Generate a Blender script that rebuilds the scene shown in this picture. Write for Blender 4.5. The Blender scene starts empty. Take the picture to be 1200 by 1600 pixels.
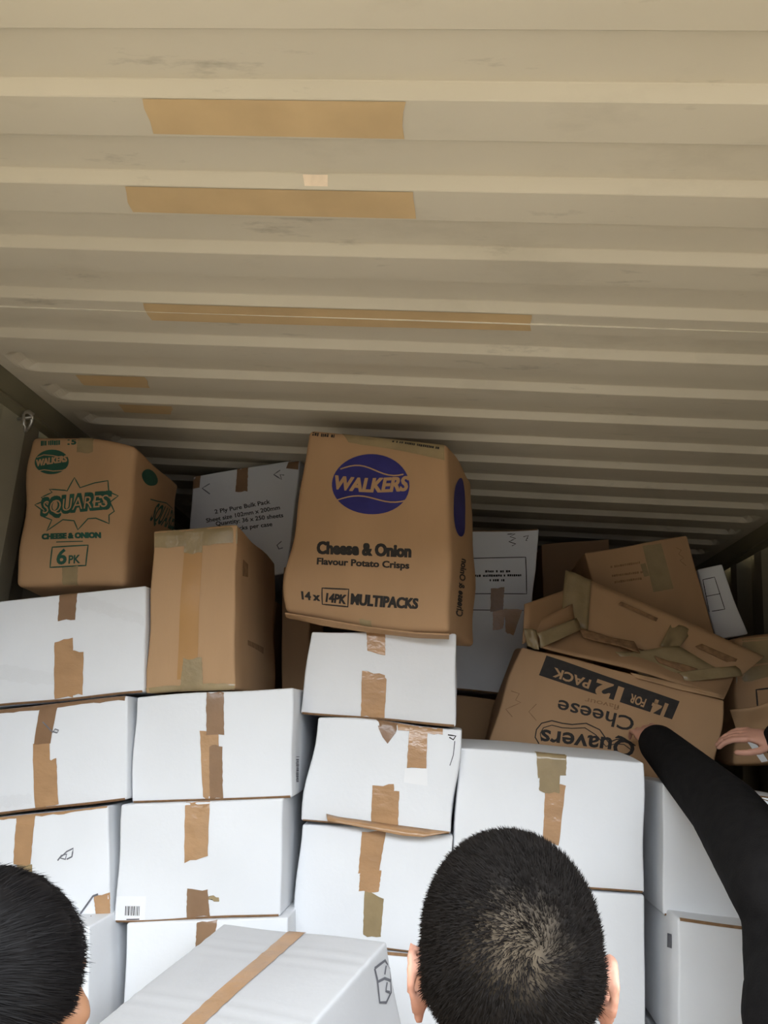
import bpy, bmesh, math, random
import numpy as np
from mathutils import Vector, Matrix, Euler

random.seed(7)
rng = np.random.default_rng(7)
PI = math.pi
scene = bpy.context.scene
COL = scene.collection

# ------------------------------------------------------------------ camera
F = 1300.0                      # focal length in pixels of the 1200 x 1600 frame
PITCH, ROLL, YAW = map(math.radians, (14.0, 4.25, -5.0))
CZ = 1.58                       # height of the phone above the container floor
CAM = np.array([0.0, 0.0, CZ])
_cp, _sp = math.cos(PITCH), math.sin(PITCH)
FW = np.array([math.sin(YAW) * _cp, math.cos(YAW) * _cp, _sp])
_r0 = np.array([math.cos(YAW), -math.sin(YAW), 0.0])
_u0 = np.cross(_r0, FW)
RT = math.cos(ROLL) * _r0 + math.sin(ROLL) * _u0
UP = -math.sin(ROLL) * _r0 + math.cos(ROLL) * _u0
cd = bpy.data.cameras.new('camera')
cam = bpy.data.objects.new('camera', cd)
COL.objects.link(cam)
m = Matrix(((RT[0], UP[0], -FW[0], 0), (RT[1], UP[1], -FW[1], 0), (RT[2], UP[2], -FW[2], CZ), (0, 0, 0, 1)))
cam.matrix_world = m
cd.sensor_fit = 'VERTICAL'
cd.sensor_height = 32.0
cd.lens = F / 1600.0 * 32.0
cd.clip_start = 0.02
scene.camera = cam

# ------------------------------------------------------------------ light
w = bpy.data.worlds.new('sky')
scene.world = w
w.use_nodes = True
bg = w.node_tree.nodes['Background']
bg.inputs[0].default_value = (0.86, 0.93, 1.0, 1)
bg.inputs[1].default_value = 6.0
sd = bpy.data.lights.new('sun', 'SUN')
sd.energy = 4.0
sd.angle = 0.01
sd.color = (1.0, 0.9, 0.76)
sun = bpy.data.objects.new('sun', sd)
COL.objects.link(sun)
sun.rotation_euler = Vector((-0.70, -0.12, -0.70)).to_track_quat('-Z', 'Y').to_euler()
pd = bpy.data.lights.new('door_portal', 'AREA')
pd.shape = 'RECTANGLE'
pd.size, pd.size_y = 2.34, 2.38
pd.cycles.is_portal = True
portal = bpy.data.objects.new('door_portal', pd)
COL.objects.link(portal)
DOOR_Y = 0.45
portal.location = (-0.012, DOOR_Y, 1.195)
portal.rotation_euler = (PI / 2, 0, 0)      # faces +y, into the container
scene.view_settings.view_transform = 'Standard'
scene.view_settings.look = 'None'
scene.view_settings.gamma = 1.0
scene.view_settings.use_curve_mapping = False
scene.view_settings.exposure = 0.88


def at(x, y, Y):
    """point on the plane at distance Y down the container seen at a pixel"""
    d = FW + (x - 600) / F * RT - (y - 800) / F * UP
    return CAM + d / d[1] * Y


def at_z(x, y, z):
    d = FW + (x - 600) / F * RT - (y - 800) / F * UP
    return CAM + d / d[2] * (z - CZ)


def proj(P):
    Q = P - CAM
    d = Q @ FW
    return np.stack([600 + F * (Q @ RT) / d, 800 - F * (Q @ UP) / d], -1)


# ------------------------------------------------------------------ materials
def mat(name, col, rough=0.8, var=0.12, scale=8.0, bump=0.0, bscale=60.0, stretch=(1, 1, 1), metal=0.0, spec=0.3,
        col2=None, var_scale2=None):
    m = bpy.data.materials.new(name)
    m.use_nodes = True
    nt = m.node_tree
    b = nt.nodes['Principled BSDF']
    b.inputs['Roughness'].default_value = rough
    b.inputs['Metallic'].default_value = metal
    b.inputs['Specular IOR Level'].default_value = spec
    tc = nt.nodes.new('ShaderNodeTexCoord')
    mp = nt.nodes.new('ShaderNodeMapping')
    mp.inputs['Scale'].default_value = stretch
    nt.links.new(tc.outputs['Object'], mp.inputs[0])
    n = nt.nodes.new('ShaderNodeTexNoise')
    n.inputs['Scale'].default_value = scale
    n.inputs['Detail'].default_value = 6
    nt.links.new(mp.outputs[0], n.inputs['Vector'])
    r = nt.nodes.new('ShaderNodeValToRGB')
    c = np.array(col)
    c2 = np.array(col2) if col2 else np.clip(c * (1 - var), 0, 1)
    r.color_ramp.elements[0].position = 0.35
    r.color_ramp.elements[1].position = 0.65
    r.color_ramp.elements[0].color = (*c2, 1)
    r.color_ramp.elements[1].color = (*c, 1)
    nt.links.new(n.outputs[0], r.inputs[0])
    nt.links.new(r.outputs[0], b.inputs['Base Color'])
    if bump > 0:
        n2 = nt.nodes.new('ShaderNodeTexNoise')
        n2.inputs['Scale'].default_value = bscale
        n2.inputs['Detail'].default_value = 4
        nt.links.new(mp.outputs[0], n2.inputs['Vector'])
        bp = nt.nodes.new('ShaderNodeBump')
        bp.inputs['Strength'].default_value = bump
        bp.inputs['Distance'].default_value = 0.004
        nt.links.new(n2.outputs[0], bp.inputs['Height'])
        nt.links.new(bp.outputs[0], b.inputs['Normal'])
    return m


M = {}
M['white'] = mat('white_cardboard', (0.80, 0.81, 0.83), 0.6, 0.04, 5, 0.10, 90)
M['white2'] = mat('white_cardboard_dull', (0.74, 0.74, 0.75), 0.65, 0.05, 5, 0.12, 70)
M['kraft'] = mat('kraft_cardboard', (0.435, 0.262, 0.138), 0.75, 0.10, 7, 0.12, 80, (1, 1, 0.35))
M['kraft_pale'] = mat('pale_kraft_cardboard', (0.49, 0.305, 0.165), 0.75, 0.09, 7, 0.12, 80, (1, 1, 0.35))
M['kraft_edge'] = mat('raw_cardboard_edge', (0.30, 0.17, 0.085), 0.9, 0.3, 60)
M['tape'] = mat('brown_parcel_tape', (0.47, 0.275, 0.14), 0.17, 0.14, 14, 0.9, 26, (1, 1, 1.6), spec=0.5)
M['tape_dark'] = mat('dark_brown_parcel_tape', (0.27, 0.155, 0.085), 0.25, 0.15, 14, 0.5, 30, spec=0.5)
M['tape_tan'] = mat('olive_tan_parcel_tape', (0.33, 0.245, 0.13), 0.2, 0.2, 16, 0.6, 26, spec=0.5)
M['tape_amber'] = mat('amber_parcel_tape', (0.43, 0.225, 0.075), 0.35, 0.08, 10, 0.2, 20, spec=0.4)
M['black'] = mat('black_print', (0.03, 0.025, 0.022), 0.7, 0.3, 50)
M['grey_ink'] = mat('grey_marker', (0.17, 0.17, 0.19), 0.7, 0.3, 40)
M['blue'] = mat('blue_print', (0.028, 0.025, 0.16), 0.6, 0.2, 20)
M['green'] = mat('green_print', (0.022, 0.085, 0.055), 0.65, 0.25, 30)
M['steel'] = mat('dull_steel', (0.55, 0.53, 0.48), 0.35, 0.25, 40, metal=0.8)
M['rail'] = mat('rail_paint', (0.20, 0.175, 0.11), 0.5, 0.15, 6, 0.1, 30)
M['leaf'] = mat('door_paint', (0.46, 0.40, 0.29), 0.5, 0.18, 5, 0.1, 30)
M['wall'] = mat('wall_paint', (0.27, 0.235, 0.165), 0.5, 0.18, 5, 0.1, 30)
M['wood'] = mat('plywood_floor', (0.22, 0.14, 0.08), 0.6, 0.35, 6, 0.2, 30, (6, 0.6, 1))
M['ground'] = mat('pale_apron_bounce', (0.29, 0.255, 0.195), 0.9, 0.2, 0.8, 0.2, 20)
M['asphalt'] = mat('yard_asphalt', (0.19, 0.17, 0.135), 0.9, 0.3, 2.0, 0.3, 40)
M['tan'] = mat('tan_adhesive', (0.60, 0.42, 0.22), 0.5, 0.12, 9)
M['seam'] = mat('bare_weld', (0.72, 0.66, 0.54), 0.4, 0.2, 20)
M['spot'] = mat('pale_tone', (0.82, 0.66, 0.50), 0.5, 0.1, 60)
M['shaded_white'] = mat('shaded_white_board', (0.60, 0.60, 0.615), 0.65, 0.06, 5, 0.12, 70)  # white board darkened: the shade on the tilted carton is in the colour
M['paper_glint'] = mat('label_paper_and_glint', (0.85, 0.85, 0.86), 0.5, 0.02, 5)
M['skin'] = mat('skin_light', (0.60, 0.31, 0.22), 0.5, 0.15, 20, 0.1, 200)
M['skin_dark'] = mat('skin_brown', (0.33, 0.165, 0.09), 0.5, 0.15, 20, 0.1, 200)
M['cloth'] = mat('black_knit', (0.012, 0.011, 0.011), 0.95, 0.3, 40, 0.35, 300, spec=0.1)
M['navy'] = mat('navy_cloth', (0.03, 0.035, 0.055), 0.95, 0.3, 40, 0.3, 300, spec=0.1)
M['grey_cloth'] = mat('grey_cloth', (0.10, 0.10, 0.11), 0.95, 0.3, 40, 0.3, 300, spec=0.1)
M['shoe'] = mat('dark_leather', (0.03, 0.025, 0.02), 0.5, 0.3, 30)
M['hair_black'] = mat('black_hair', (0.006, 0.005, 0.005), 0.6, 0.3, 60, spec=0.12)
M['hair'] = mat('dark_brown_hair', (0.009, 0.007, 0.006), 0.65, 0.3, 60, spec=0.08)
M['eye'] = mat('eye_white', (0.8, 0.78, 0.75), 0.2, 0.02, 5)
M['iris'] = mat('dark_iris', (0.03, 0.02, 0.015), 0.2, 0.1, 50)
M['lip'] = mat('lip_skin', (0.45, 0.2, 0.17), 0.5, 0.1, 50)

# clear film: mostly see-through with a gloss
m = bpy.data.materials.new('clear_film')
m.use_nodes = True
nt = m.node_tree
nt.nodes.clear()
o_ = nt.nodes.new('ShaderNodeOutputMaterial')
mx = nt.nodes.new('ShaderNodeMixShader')
tr = nt.nodes.new('ShaderNodeBsdfTransparent')
gl = nt.nodes.new('ShaderNodeBsdfGlossy')
gl.inputs['Roughness'].default_value = 0.12
nn = nt.nodes.new('ShaderNodeTexNoise')
nn.inputs['Scale'].default_value = 22
bp = nt.nodes.new('ShaderNodeBump')
bp.inputs['Strength'].default_value = 0.9
bp.inputs['Distance'].default_value = 0.01
nt.links.new(nn.outputs[0], bp.inputs['Height'])
nt.links.new(bp.outputs[0], gl.inputs['Normal'])
mx.inputs[0].default_value = 0.05
nt.links.new(tr.outputs[0], mx.inputs[1])
nt.links.new(gl.outputs[0], mx.inputs[2])
nt.links.new(mx.outputs[0], o_.inputs[0])
M['film'] = m


def paint_material():
    """beige roof paint with grime smears and fine scratches"""
    m = mat('roof_paint', (0.60, 0.535, 0.42), 0.42, 0.09, 3.0, 0.05, 40, (0.5, 1, 1))
    nt = m.node_tree
    b = nt.nodes['Principled BSDF']
    src = b.inputs['Base Color'].links[0].from_socket
    tc = [n for n in nt.nodes if n.type == 'TEX_COORD'][0]

    def smear(scale, sx, lo, hi, col, fac):
        nonlocal src
        mp = nt.nodes.new('ShaderNodeMapping')
        mp.inputs['Scale'].default_value = (sx, 1, 1)
        nt.links.new(tc.outputs['Object'], mp.inputs[0])
        n = nt.nodes.new('ShaderNodeTexNoise')
        n.inputs['Scale'].default_value = scale
        n.inputs['Detail'].default_value = 8
        n.inputs['Roughness'].default_value = 0.65
        nt.links.new(mp.outputs[0], n.inputs['Vector'])
        r = nt.nodes.new('ShaderNodeMapRange')
        r.inputs[1].default_value = lo
        r.inputs[2].default_value = hi
        r.inputs[4].default_value = fac
        nt.links.new(n.outputs[0], r.inputs[0])
        mx = nt.nodes.new('ShaderNodeMix')
        mx.data_type = 'RGBA'
        nt.links.new(r.outputs[0], mx.inputs[0])
        nt.links.new(src, mx.inputs[6])
        mx.inputs[7].default_value = (*col, 1)
        src = mx.outputs[2]
    smear(5, 0.6, 0.55, 0.75, (0.42, 0.37, 0.28), 0.55)
    smear(14, 0.3, 0.62, 0.72, (0.22, 0.19, 0.14), 0.5)
    smear(40, 0.25, 0.70, 0.76, (0.12, 0.10, 0.08), 0.6)
    nt.links.new(src, b.inputs['Base Color'])
    return m


M['paint'] = paint_material()


# ------------------------------------------------------------------ object helpers
def link_mesh(name, verts, faces, mt, parent=None, smooth=False, world=True):
    me = bpy.data.meshes.new(name)
    me.from_pydata([tuple(map(float, v)) for v in verts], [], [tuple(map(int, f)) for f in faces])
    me.update()
    if mt is not None:
        me.materials.append(M[mt] if isinstance(mt, str) else mt)
    if smooth:
        me.polygons.foreach_set('use_smooth', [True] * len(me.polygons))
    o = bpy.data.objects.new(name, me)
    COL.objects.link(o)
    if parent is not None:
        o.parent = parent
        o.matrix_parent_inverse = Matrix.Translation(-Vector(parent.location))
    return o


def tag(o, label, cat, group=None):
    o['label'] = label
    o['category'] = cat
    if group:
        o['group'] = group
    return o


def empty(name, loc):
    e = bpy.data.objects.new(name, None)
    e.empty_display_size = 0.1
    e.location = tuple(map(float, loc))
    COL.objects.link(e)
    return e


def structure(o):
    o['kind'] = 'structure'
    return o


def box_mesh(x0, x1, y0, y1, z0, z1):
    v = [(x, y, z) for x in (x0, x1) for y in (y0, y1) for z in (z0, z1)]
    f = [(0, 1, 3, 2), (4, 6, 7, 5), (0, 4, 5, 1), (2, 3, 7, 6), (0, 2, 6, 4), (1, 5, 7, 3)]
    return v, f


def strip(p, width_vec):
    """flat ribbon along points p"""
    v = []
    for q in p:
        v += [q, q + width_vec]
    f = [(2 * i, 2 * i + 1, 2 * i + 3, 2 * i + 2) for i in range(len(p) - 1)]
    return v, f


# ------------------------------------------------------------------ container shell
XL, XR = -1.177, 1.153          # inner faces of the top rails
WL, WR = -1.205, 1.181          # wall panels
YB = 4.70                       # end wall
ZC = CZ + 0.81                  # roof, lower flats
v, f = box_mesh(WL - 0.05, WR + 0.05, DOOR_Y, YB + 0.05, -0.06, 0.0)
structure(link_mesh('floor', v, f, 'wood'))
v, f = box_mesh(-40, 40, -60, 30, -0.35, -0.30)
structure(link_mesh('floor_yard', v, f, 'asphalt'))
# unseen: pale apron on darker asphalt, split added to dim the deep roof
v, f = box_mesh(-4, 4, -1.6, 5.2, -0.30, -0.27)
structure(link_mesh('floor_apron_bounce', v, f, 'ground'))

# unseen outside: wall added to block low sky, door leaf added to bounce sun
v, f = box_mesh(-25, 25, -5.1, -4.7, -0.3, 3.4)
structure(link_mesh('wall_yard_blocker', v, f, 'grey_cloth'))
v, f = box_mesh(WL - 0.05, WL - 0.01, DOOR_Y - 1.20, DOOR_Y - 0.01, 0.02, 2.36)
structure(link_mesh('door_bounce_1', v, f, 'leaf'))
# header beam over the door opening
v, f = box_mesh(WL - 0.05, WR + 0.05, DOOR_Y - 0.06, DOOR_Y, CZ + 0.78, CZ + 0.93)
structure(link_mesh('trim_3', v, f, 'leaf'))


def wall_sheet(name, xin, sgn):
    """side wall: vertical trapezoid corrugations, 0.036 deep"""
    pts = []
    y = DOOR_Y
    P, a, s = 0.278, 0.072, 0.068
    while y < YB:
        pts += [(y, 0), (y + a, 0), (y + a + s, 0.036), (y + a + s + 0.07, 0.036)]
        y += P
    pts = [(min(p[0], YB), p[1]) for p in pts] + [(YB, 0)]
    v, f = [], []
    for (yy, d) in pts:
        v += [(xin + sgn * d, yy, 0.0), (xin + sgn * d, yy, ZC - 0.02)]
    f = [(2 * i, 2 * i + 2, 2 * i + 3, 2 * i + 1) for i in range(len(pts) - 1)]
    o = link_mesh(name, v, f, 'wall')
    sm = o.modifiers.new('thick', 'SOLIDIFY')
    sm.thickness = 0.003
    sm.offset = 0
    return structure(o)


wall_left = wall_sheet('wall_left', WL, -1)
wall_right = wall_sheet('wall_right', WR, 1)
v, f = box_mesh(WL - 0.04, WR + 0.04, YB, YB + 0.04, 0, ZC + 0.03)
structure(link_mesh('wall_back', v, f, 'wall'))

# roof: lower flats with stamped-up troughs that end in rounded noses near the rails
PER, Y0C, REC, SL, DEP = 0.197, 0.830, 0.119, 0.014, 0.020
ys = []
k0 = int(math.floor((DOOR_Y - Y0C) / PER))
k1 = int(math.ceil((YB - Y0C) / PER))
for k in range(k0, k1 + 1):
    b = Y0C + k * PER
    ys += [b, b + 0.002, b + SL * 0.5, b + SL - 0.002, b + SL, b + 0.04, b + 0.08, b + REC - SL, b + REC - SL + 0.002,
           b + REC - SL * 0.5, b + REC - 0.002, b + REC, b + REC + 0.03, b + REC + 0.055]
ys = np.array(sorted(y for y in ys if DOOR_Y <= y <= YB))
xs = np.concatenate([np.linspace(XL - 0.04, XL + 0.10, 24), np.linspace(XL + 0.16, XR - 0.16, 14),
                     np.linspace(XR - 0.10, XR + 0.04, 24)])
X, Y = np.meshgrid(xs, ys)


def sst(t):
    t = np.clip(t, 0, 1)
    return t * t * (3 - 2 * t)


ph = np.mod(Y - Y0C, PER)
prof = np.minimum(sst(ph / SL), sst((REC - ph) / SL))
cy = (ph - REC / 2) / (REC / 2)
endx = 0.035 + 0.030 * np.clip(cy, -1, 1) ** 2
fade = np.minimum(sst((X - XL - endx) / 0.035), sst((XR - X - endx) / 0.035))
Z = ZC + DEP * prof * fade + 0.0012 * np.sin(X * 5.1 + Y * 3) * np.sin(Y * 2.3 + 1)
nx, ny = len(xs), len(ys)
v = np.stack([X.ravel(), Y.ravel(), Z.ravel()], -1)
f = [(j * nx + i, (j + 1) * nx + i, (j + 1) * nx + i + 1, j * nx + i + 1) for j in range(ny - 1) for i in range(nx - 1)]
ceiling = structure(link_mesh('ceiling', v, f, 'paint'))
v, f = box_mesh(WL - 0.04, WR + 0.04, DOOR_Y, YB + 0.04, ZC + 0.03, ZC + 0.035)
structure(link_mesh('ceiling_outer', v, f, 'wall'))

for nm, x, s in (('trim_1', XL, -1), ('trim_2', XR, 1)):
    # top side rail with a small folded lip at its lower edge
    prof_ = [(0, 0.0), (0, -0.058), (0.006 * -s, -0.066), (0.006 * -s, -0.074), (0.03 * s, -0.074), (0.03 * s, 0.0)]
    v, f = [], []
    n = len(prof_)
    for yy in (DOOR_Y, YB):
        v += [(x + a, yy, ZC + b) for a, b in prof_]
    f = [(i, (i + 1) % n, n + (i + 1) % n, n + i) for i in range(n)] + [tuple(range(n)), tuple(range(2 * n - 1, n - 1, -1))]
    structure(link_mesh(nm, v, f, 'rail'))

# tan adhesive strips on the lower flats
for q in ([(220, 148), (634, 151), (632, 216), (240, 208)], [(192, 284), (645, 291), (650, 341), (208, 330)],
          [(222, 470), (832, 487), (830, 517), (240, 502)], [(118, 585), (226, 588), (236, 607), (134, 603)],
          [(185, 631), (268, 634), (268, 648), (196, 645)]):
    c = [at_z(x, y, ZC) for x, y in q]
    nu = 16
    v, f = [], []
    for j in range(4):
        for i in range(nu + 1):
            s, t = i / nu, j / 3
            p = (c[0] * (1 - s) + c[1] * s) * (1 - t) + (c[3] * (1 - s) + c[2] * s) * t
            if 0 < t < 1 and i in (0, nu):
                p = p + np.array([random.uniform(-.004, .004), 0, 0])
            y_ = p[1]
            # stay on the flat between the troughs
            kk = math.floor((np.mean([a[1] for a in c]) - Y0C) / PER)
            lo, hi = Y0C + kk * PER + REC + 0.001, Y0C + (kk + 1) * PER - 0.001
            y_ = lo + (hi - lo) * (1 - t) if False else min(max(y_, lo), hi)
            zz = ZC - 0.0012 + 0.0012 * math.sin(p[0] * 5.1 + y_ * 3) * math.sin(y_ * 2.3 + 1)
            v.append((p[0], y_, zz))
    f = [(j * (nu + 1) + i, j * (nu + 1) + i + 1, (j + 1) * (nu + 1) + i + 1, (j + 1) * (nu + 1) + i)
         for j in range(3) for i in range(nu)]
    o = link_mesh('adhesive_strip', v, f, 'tan', ceiling)
    o['label'] = 'tan adhesive strip left on the beige roof'
# weld seam between two roof sheets
pa, pb = at_z(0, 479, ZC), at_z(1200, 517, ZC)
ysm = (pa[1] + pb[1]) / 2
v, f = box_mesh(XL, XR, ysm - 0.0007, ysm + 0.0007, ZC - 0.003, ZC + 0.002)
link_mesh('weld_seam', v, f, 'seam', ceiling)
# scrap of paler colour on a trough flank
b_ = Y0C + PER
fl0, fl1 = np.array([b_ + REC - SL, ZC + DEP]), np.array([b_ + REC, ZC])
xa, xb = at_z(469, 280, ZC)[0], at_z(509, 281, ZC)[0]
nrm_ = np.array([-(fl1 - fl0)[1], (fl1 - fl0)[0]])
nrm_ = -nrm_ / np.linalg.norm(nrm_) * 0.0010
v, f = [], []
for t_ in (0.12, 0.5, 0.95):
    q_ = fl0 * (1 - t_) + fl1 * t_ + nrm_
    for x_ in np.linspace(xa + 0.004 * t_, xb, 5):
        v.append((x_, q_[0], q_[1]))
f = [(j * 5 + i, j * 5 + i + 1, (j + 1) * 5 + i + 1, (j + 1) * 5 + i) for j in range(2) for i in range(4)]
link_mesh('pale_spot', v, f, 'spot', ceiling)


def tube(pts, r, n=8, closed=False):
    pts = [np.array(p, float) for p in pts]
    v, f = [], []
    L = len(pts)
    for i, p in enumerate(pts):
        a = pts[(i - 1) % L] if (closed or i > 0) else p
        b = pts[(i + 1) % L] if (closed or i < L - 1) else p
        t = b - a
        t /= np.linalg.norm(t) + 1e-9
        h = np.array([0, 0, 1.0]) if abs(t[2]) < 0.9 else np.array([1.0, 0, 0])
        u = np.cross(t, h)
        u /= np.linalg.norm(u)
        w_ = np.cross(t, u)
        v += [p + r * (math.cos(2 * PI * k / n) * u + math.sin(2 * PI * k / n) * w_) for k in range(n)]
    for i in range(L if closed else L - 1):
        j = (i + 1) % L
        f += [(i * n + k, i * n + (k + 1) % n, j * n + (k + 1) % n, j * n + k) for k in range(n)]
    if not closed:
        f += [tuple(range(n))[::-1], tuple(range((L - 1) * n, L * n))]
    return v, f


# lashing ring hanging under the left rail
rc = np.array([XL + 0.012, 2.05, ZC - 0.098])
e = empty('lashing_ring', rc)
tag(e, 'small steel lashing ring under the roof rail in the left corner', 'lashing ring')
v, f = tube([rc + np.array([0.004 * math.sin(a * 2), 0.020 * math.cos(a), 0.027 * math.sin(a)]) for a in np.linspace(0, 2 * PI, 24, endpoint=False)],
            0.0045, 8, True)
link_mesh('ring', v, f, 'steel', e, True)
v, f = tube([rc + np.array(q) for q in ((-0.034, 0.012, 0.034), (-0.006, 0.012, 0.034), (0.006, 0.012, 0.026), (0.004, 0.012, 0.016), (-0.034, 0.012, 0.010))],
            0.005, 8)
link_mesh('staple', v, f, 'steel', e, True)


# ------------------------------------------------------------------ cartons
class Carton:
    """a carton: warped box with softened edges; its surface takes tape and print.
    surface coordinates in metres on the unfolded front: s across, t up; s > W is the right side,
    s < 0 the left side, t > H the top, t < 0 the underside"""

    def __init__(self, name, label, quad, Y, D, mt='white', r=0.005, bulge=0.004, dents=0.0015, dvec=None, group=None,
                 cat='box', corners=None, warp=None, n=9, back=None):
        if corners is None:
            Ys = Y if isinstance(Y, (tuple, list)) else (Y,) * 4
            TL, TR, BR, BL = [at(x, y, q) for (x, y), q in zip(quad, Ys)]
            dv = np.array(dvec if dvec is not None else (0, 1, 0), float)
            dv = dv / np.linalg.norm(dv) * D
            bk = back if back is not None else [(0, 0, 0)] * 4
            self.c = [BL, BR, TR, TL] + [q + dv + np.array(o) for q, o in zip((BL, BR, TR, TL), (bk[3], bk[2], bk[1], bk[0]))]
        else:
            self.c = [np.array(q, float) for q in corners]
        c = self.c
        self.W = (np.linalg.norm(c[1] - c[0]) + np.linalg.norm(c[2] - c[3])) / 2
        self.H = (np.linalg.norm(c[3] - c[0]) + np.linalg.norm(c[2] - c[1])) / 2
        self.D = (np.linalg.norm(c[4] - c[0]) + np.linalg.norm(c[5] - c[1])) / 2
        self.dim = np.array([self.W, self.D, self.H])
        self.r, self.bulge, self.dents, self.warp = r, bulge, dents, warp
        self.ph = rng.uniform(0, 6, 6)
        self.mt = mt
        base = (c[0] + c[1] + c[4] + c[5]) / 4
        self.o = empty(name, base)
        tag(self.o, label, cat, group)
        self.build(n)

    def canon(self, q, eps=0.0):
        """q: points on the sharp canonical box; rounds, bulges, dents, then warps into place"""
        q = np.asarray(q, float)
        dim, r = self.dim, self.r
        # inflate outwards
        rel = q / dim * 2 - 1
        q = q + eps * np.where(np.abs(rel) > 0.9999, np.sign(rel), 0)
        inn = np.clip(q, r, dim - r)
        d = q - inn
        L = np.linalg.norm(d, axis=1, keepdims=True)
        rr = r + eps
        q = np.where(L > 1e-9, inn + d / np.maximum(L, 1e-9) * np.minimum(L, rr), q)
        rel = np.clip(q / dim * 2 - 1, -1, 1)
        a = 1 - rel ** 2
        bl = np.stack([rel[:, 0] ** 7 * a[:, 1] * a[:, 2], rel[:, 1] ** 7 * a[:, 0] * a[:, 2], rel[:, 2] ** 7 * a[:, 0] * a[:, 1]], -1)
        q = q + self.bulge * bl
        if self.dents:
            p = self.ph
            g = np.sin(q[:, 0] * 21 + p[0]) * np.sin(q[:, 2] * 17 + p[1]) + np.sin(q[:, 0] * 9 + q[:, 2] * 31 + p[2]) * np.sin(q[:, 1] * 19 + p[3])
            q = q + self.dents * g[:, None] * np.stack([rel[:, 0] ** 5, rel[:, 1] ** 5, rel[:, 2] ** 5], -1)
        if self.warp is not None:
            q = self.warp(q, self.dim)
        u = q / dim
        s, d_, t = u[:, 0:1], u[:, 1:2], u[:, 2:3]
        c = self.c
        fr = (c[0] * (1 - s) + c[1] * s) * (1 - t) + (c[3] * (1 - s) + c[2] * s) * t
        bk = (c[4] * (1 - s) + c[5] * s) * (1 - t) + (c[7] * (1 - s) + c[6] * s) * t
        return fr * (1 - d_) + bk * d_

    def build(self, n):
        def samples(L):
            r = self.r
            e_ = [0, r * 0.3, r * 0.65, r]
            return np.concatenate([e_, np.linspace(r, L - r, n)[1:-1], [L - x for x in e_[::-1]]])
        S, Dp, T = samples(self.W), samples(self.D), samples(self.H)
        V, Fc, off = [], [], 0

        def face(a, b, fn, flip):
            nonlocal off
            A, B = np.meshgrid(a, b)
            V.append(fn(A.ravel(), B.ravel()))
            na, nb = len(a), len(b)
            for j in range(nb - 1):
                for i in range(na - 1):
                    q = (off + j * na + i, off + j * na + i + 1, off + (j + 1) * na + i + 1, off + (j + 1) * na + i)
                    Fc.append(q[::-1] if flip else q)
            off += na * nb
        W, D, H = self.dim
        k = lambda x, v_: np.full_like(x, v_)
        face(S, T, lambda a, b: np.stack([a, k(a, 0), b], -1), False)
        face(S, T, lambda a, b: np.stack([a, k(a, D), b], -1), True)
        face(Dp, T, lambda a, b: np.stack([k(a, 0), a, b], -1), True)
        face(Dp, T, lambda a, b: np.stack([k(a, W), a, b], -1), False)
        face(S, Dp, lambda a, b: np.stack([a, b, k(a, H)], -1), False)
        face(S, Dp, lambda a, b: np.stack([a, b, k(a, 0)], -1), True)
        P = self.canon(np.concatenate(V))
        me = bpy.data.meshes.new('body')
        me.from_pydata([tuple(p) for p in P], [], Fc)
        bm = bmesh.new()
        bm.from_mesh(me)
        bmesh.ops.remove_doubles(bm, verts=bm.verts, dist=1e-5)
        bmesh.ops.recalc_face_normals(bm, faces=bm.faces)
        bm.to_mesh(me)
        bm.free()
        me.materials.append(M[self.mt])
        me.polygons.foreach_set('use_smooth', [True] * len(me.polygons))
        o = bpy.data.objects.new('body', me)
        COL.objects.link(o)
        o.parent = self.o
        o.matrix_parent_inverse = Matrix.Translation(-Vector(self.o.location))
        self.body = o

    def surf(self, st, eps=0.0008):
        s, t = st[:, 0], st[:, 1]
        W, D, H = self.dim
        x = np.clip(s, 0, W)
        z = np.clip(t, 0, H)
        y = np.maximum(np.maximum(s - W, -s), np.maximum(t - H, -t))
        y = np.clip(y, 0, D)
        return self.canon(np.stack([x, y, z], -1), eps)

    def st(self, px, guess='front'):
        """surface coordinates seen at the given pixels"""
        px = np.asarray(px, float).reshape(-1, 2)
        W, D, H = self.dim
        g = {'front': (W / 2, H / 2), 'right': (W + D / 2, H / 2), 'left': (-D / 2, H / 2), 'top': (W / 2, H + D / 2)}[guess]
        lim = {'front': ((-0.2, W + 0.2), (-0.2, H + 0.2)), 'right': ((W + .002, W + D), (0, H)), 'left': ((-D, -.002), (0, H)),
               'top': ((0, W), (H + 0.002, H + D))}[guess]
        st = np.tile(np.array(g, float), (len(px), 1))
        h = 1e-4
        # flat extension: Newton on the plain warp of that face (no rounding)
        for it in range(14):
            p0 = proj(self.flat(st, guess))
            ds = (proj(self.flat(st + [h, 0], guess)) - p0) / h
            dt = (proj(self.flat(st + [0, h], guess)) - p0) / h
            e_ = px - p0
            det = ds[:, 0] * dt[:, 1] - ds[:, 1] * dt[:, 0]
            det = np.where(np.abs(det) < 1e-6, 1e-6, det)
            a = (e_[:, 0] * dt[:, 1] - e_[:, 1] * dt[:, 0]) / det
            b = (ds[:, 0] * e_[:, 1] - ds[:, 1] * e_[:, 0]) / det
            st[:, 0] = np.clip(st[:, 0] + np.clip(a, -.2, .2), *lim[0])
            st[:, 1] = np.clip(st[:, 1] + np.clip(b, -.2, .2), *lim[1])
        return st

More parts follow.
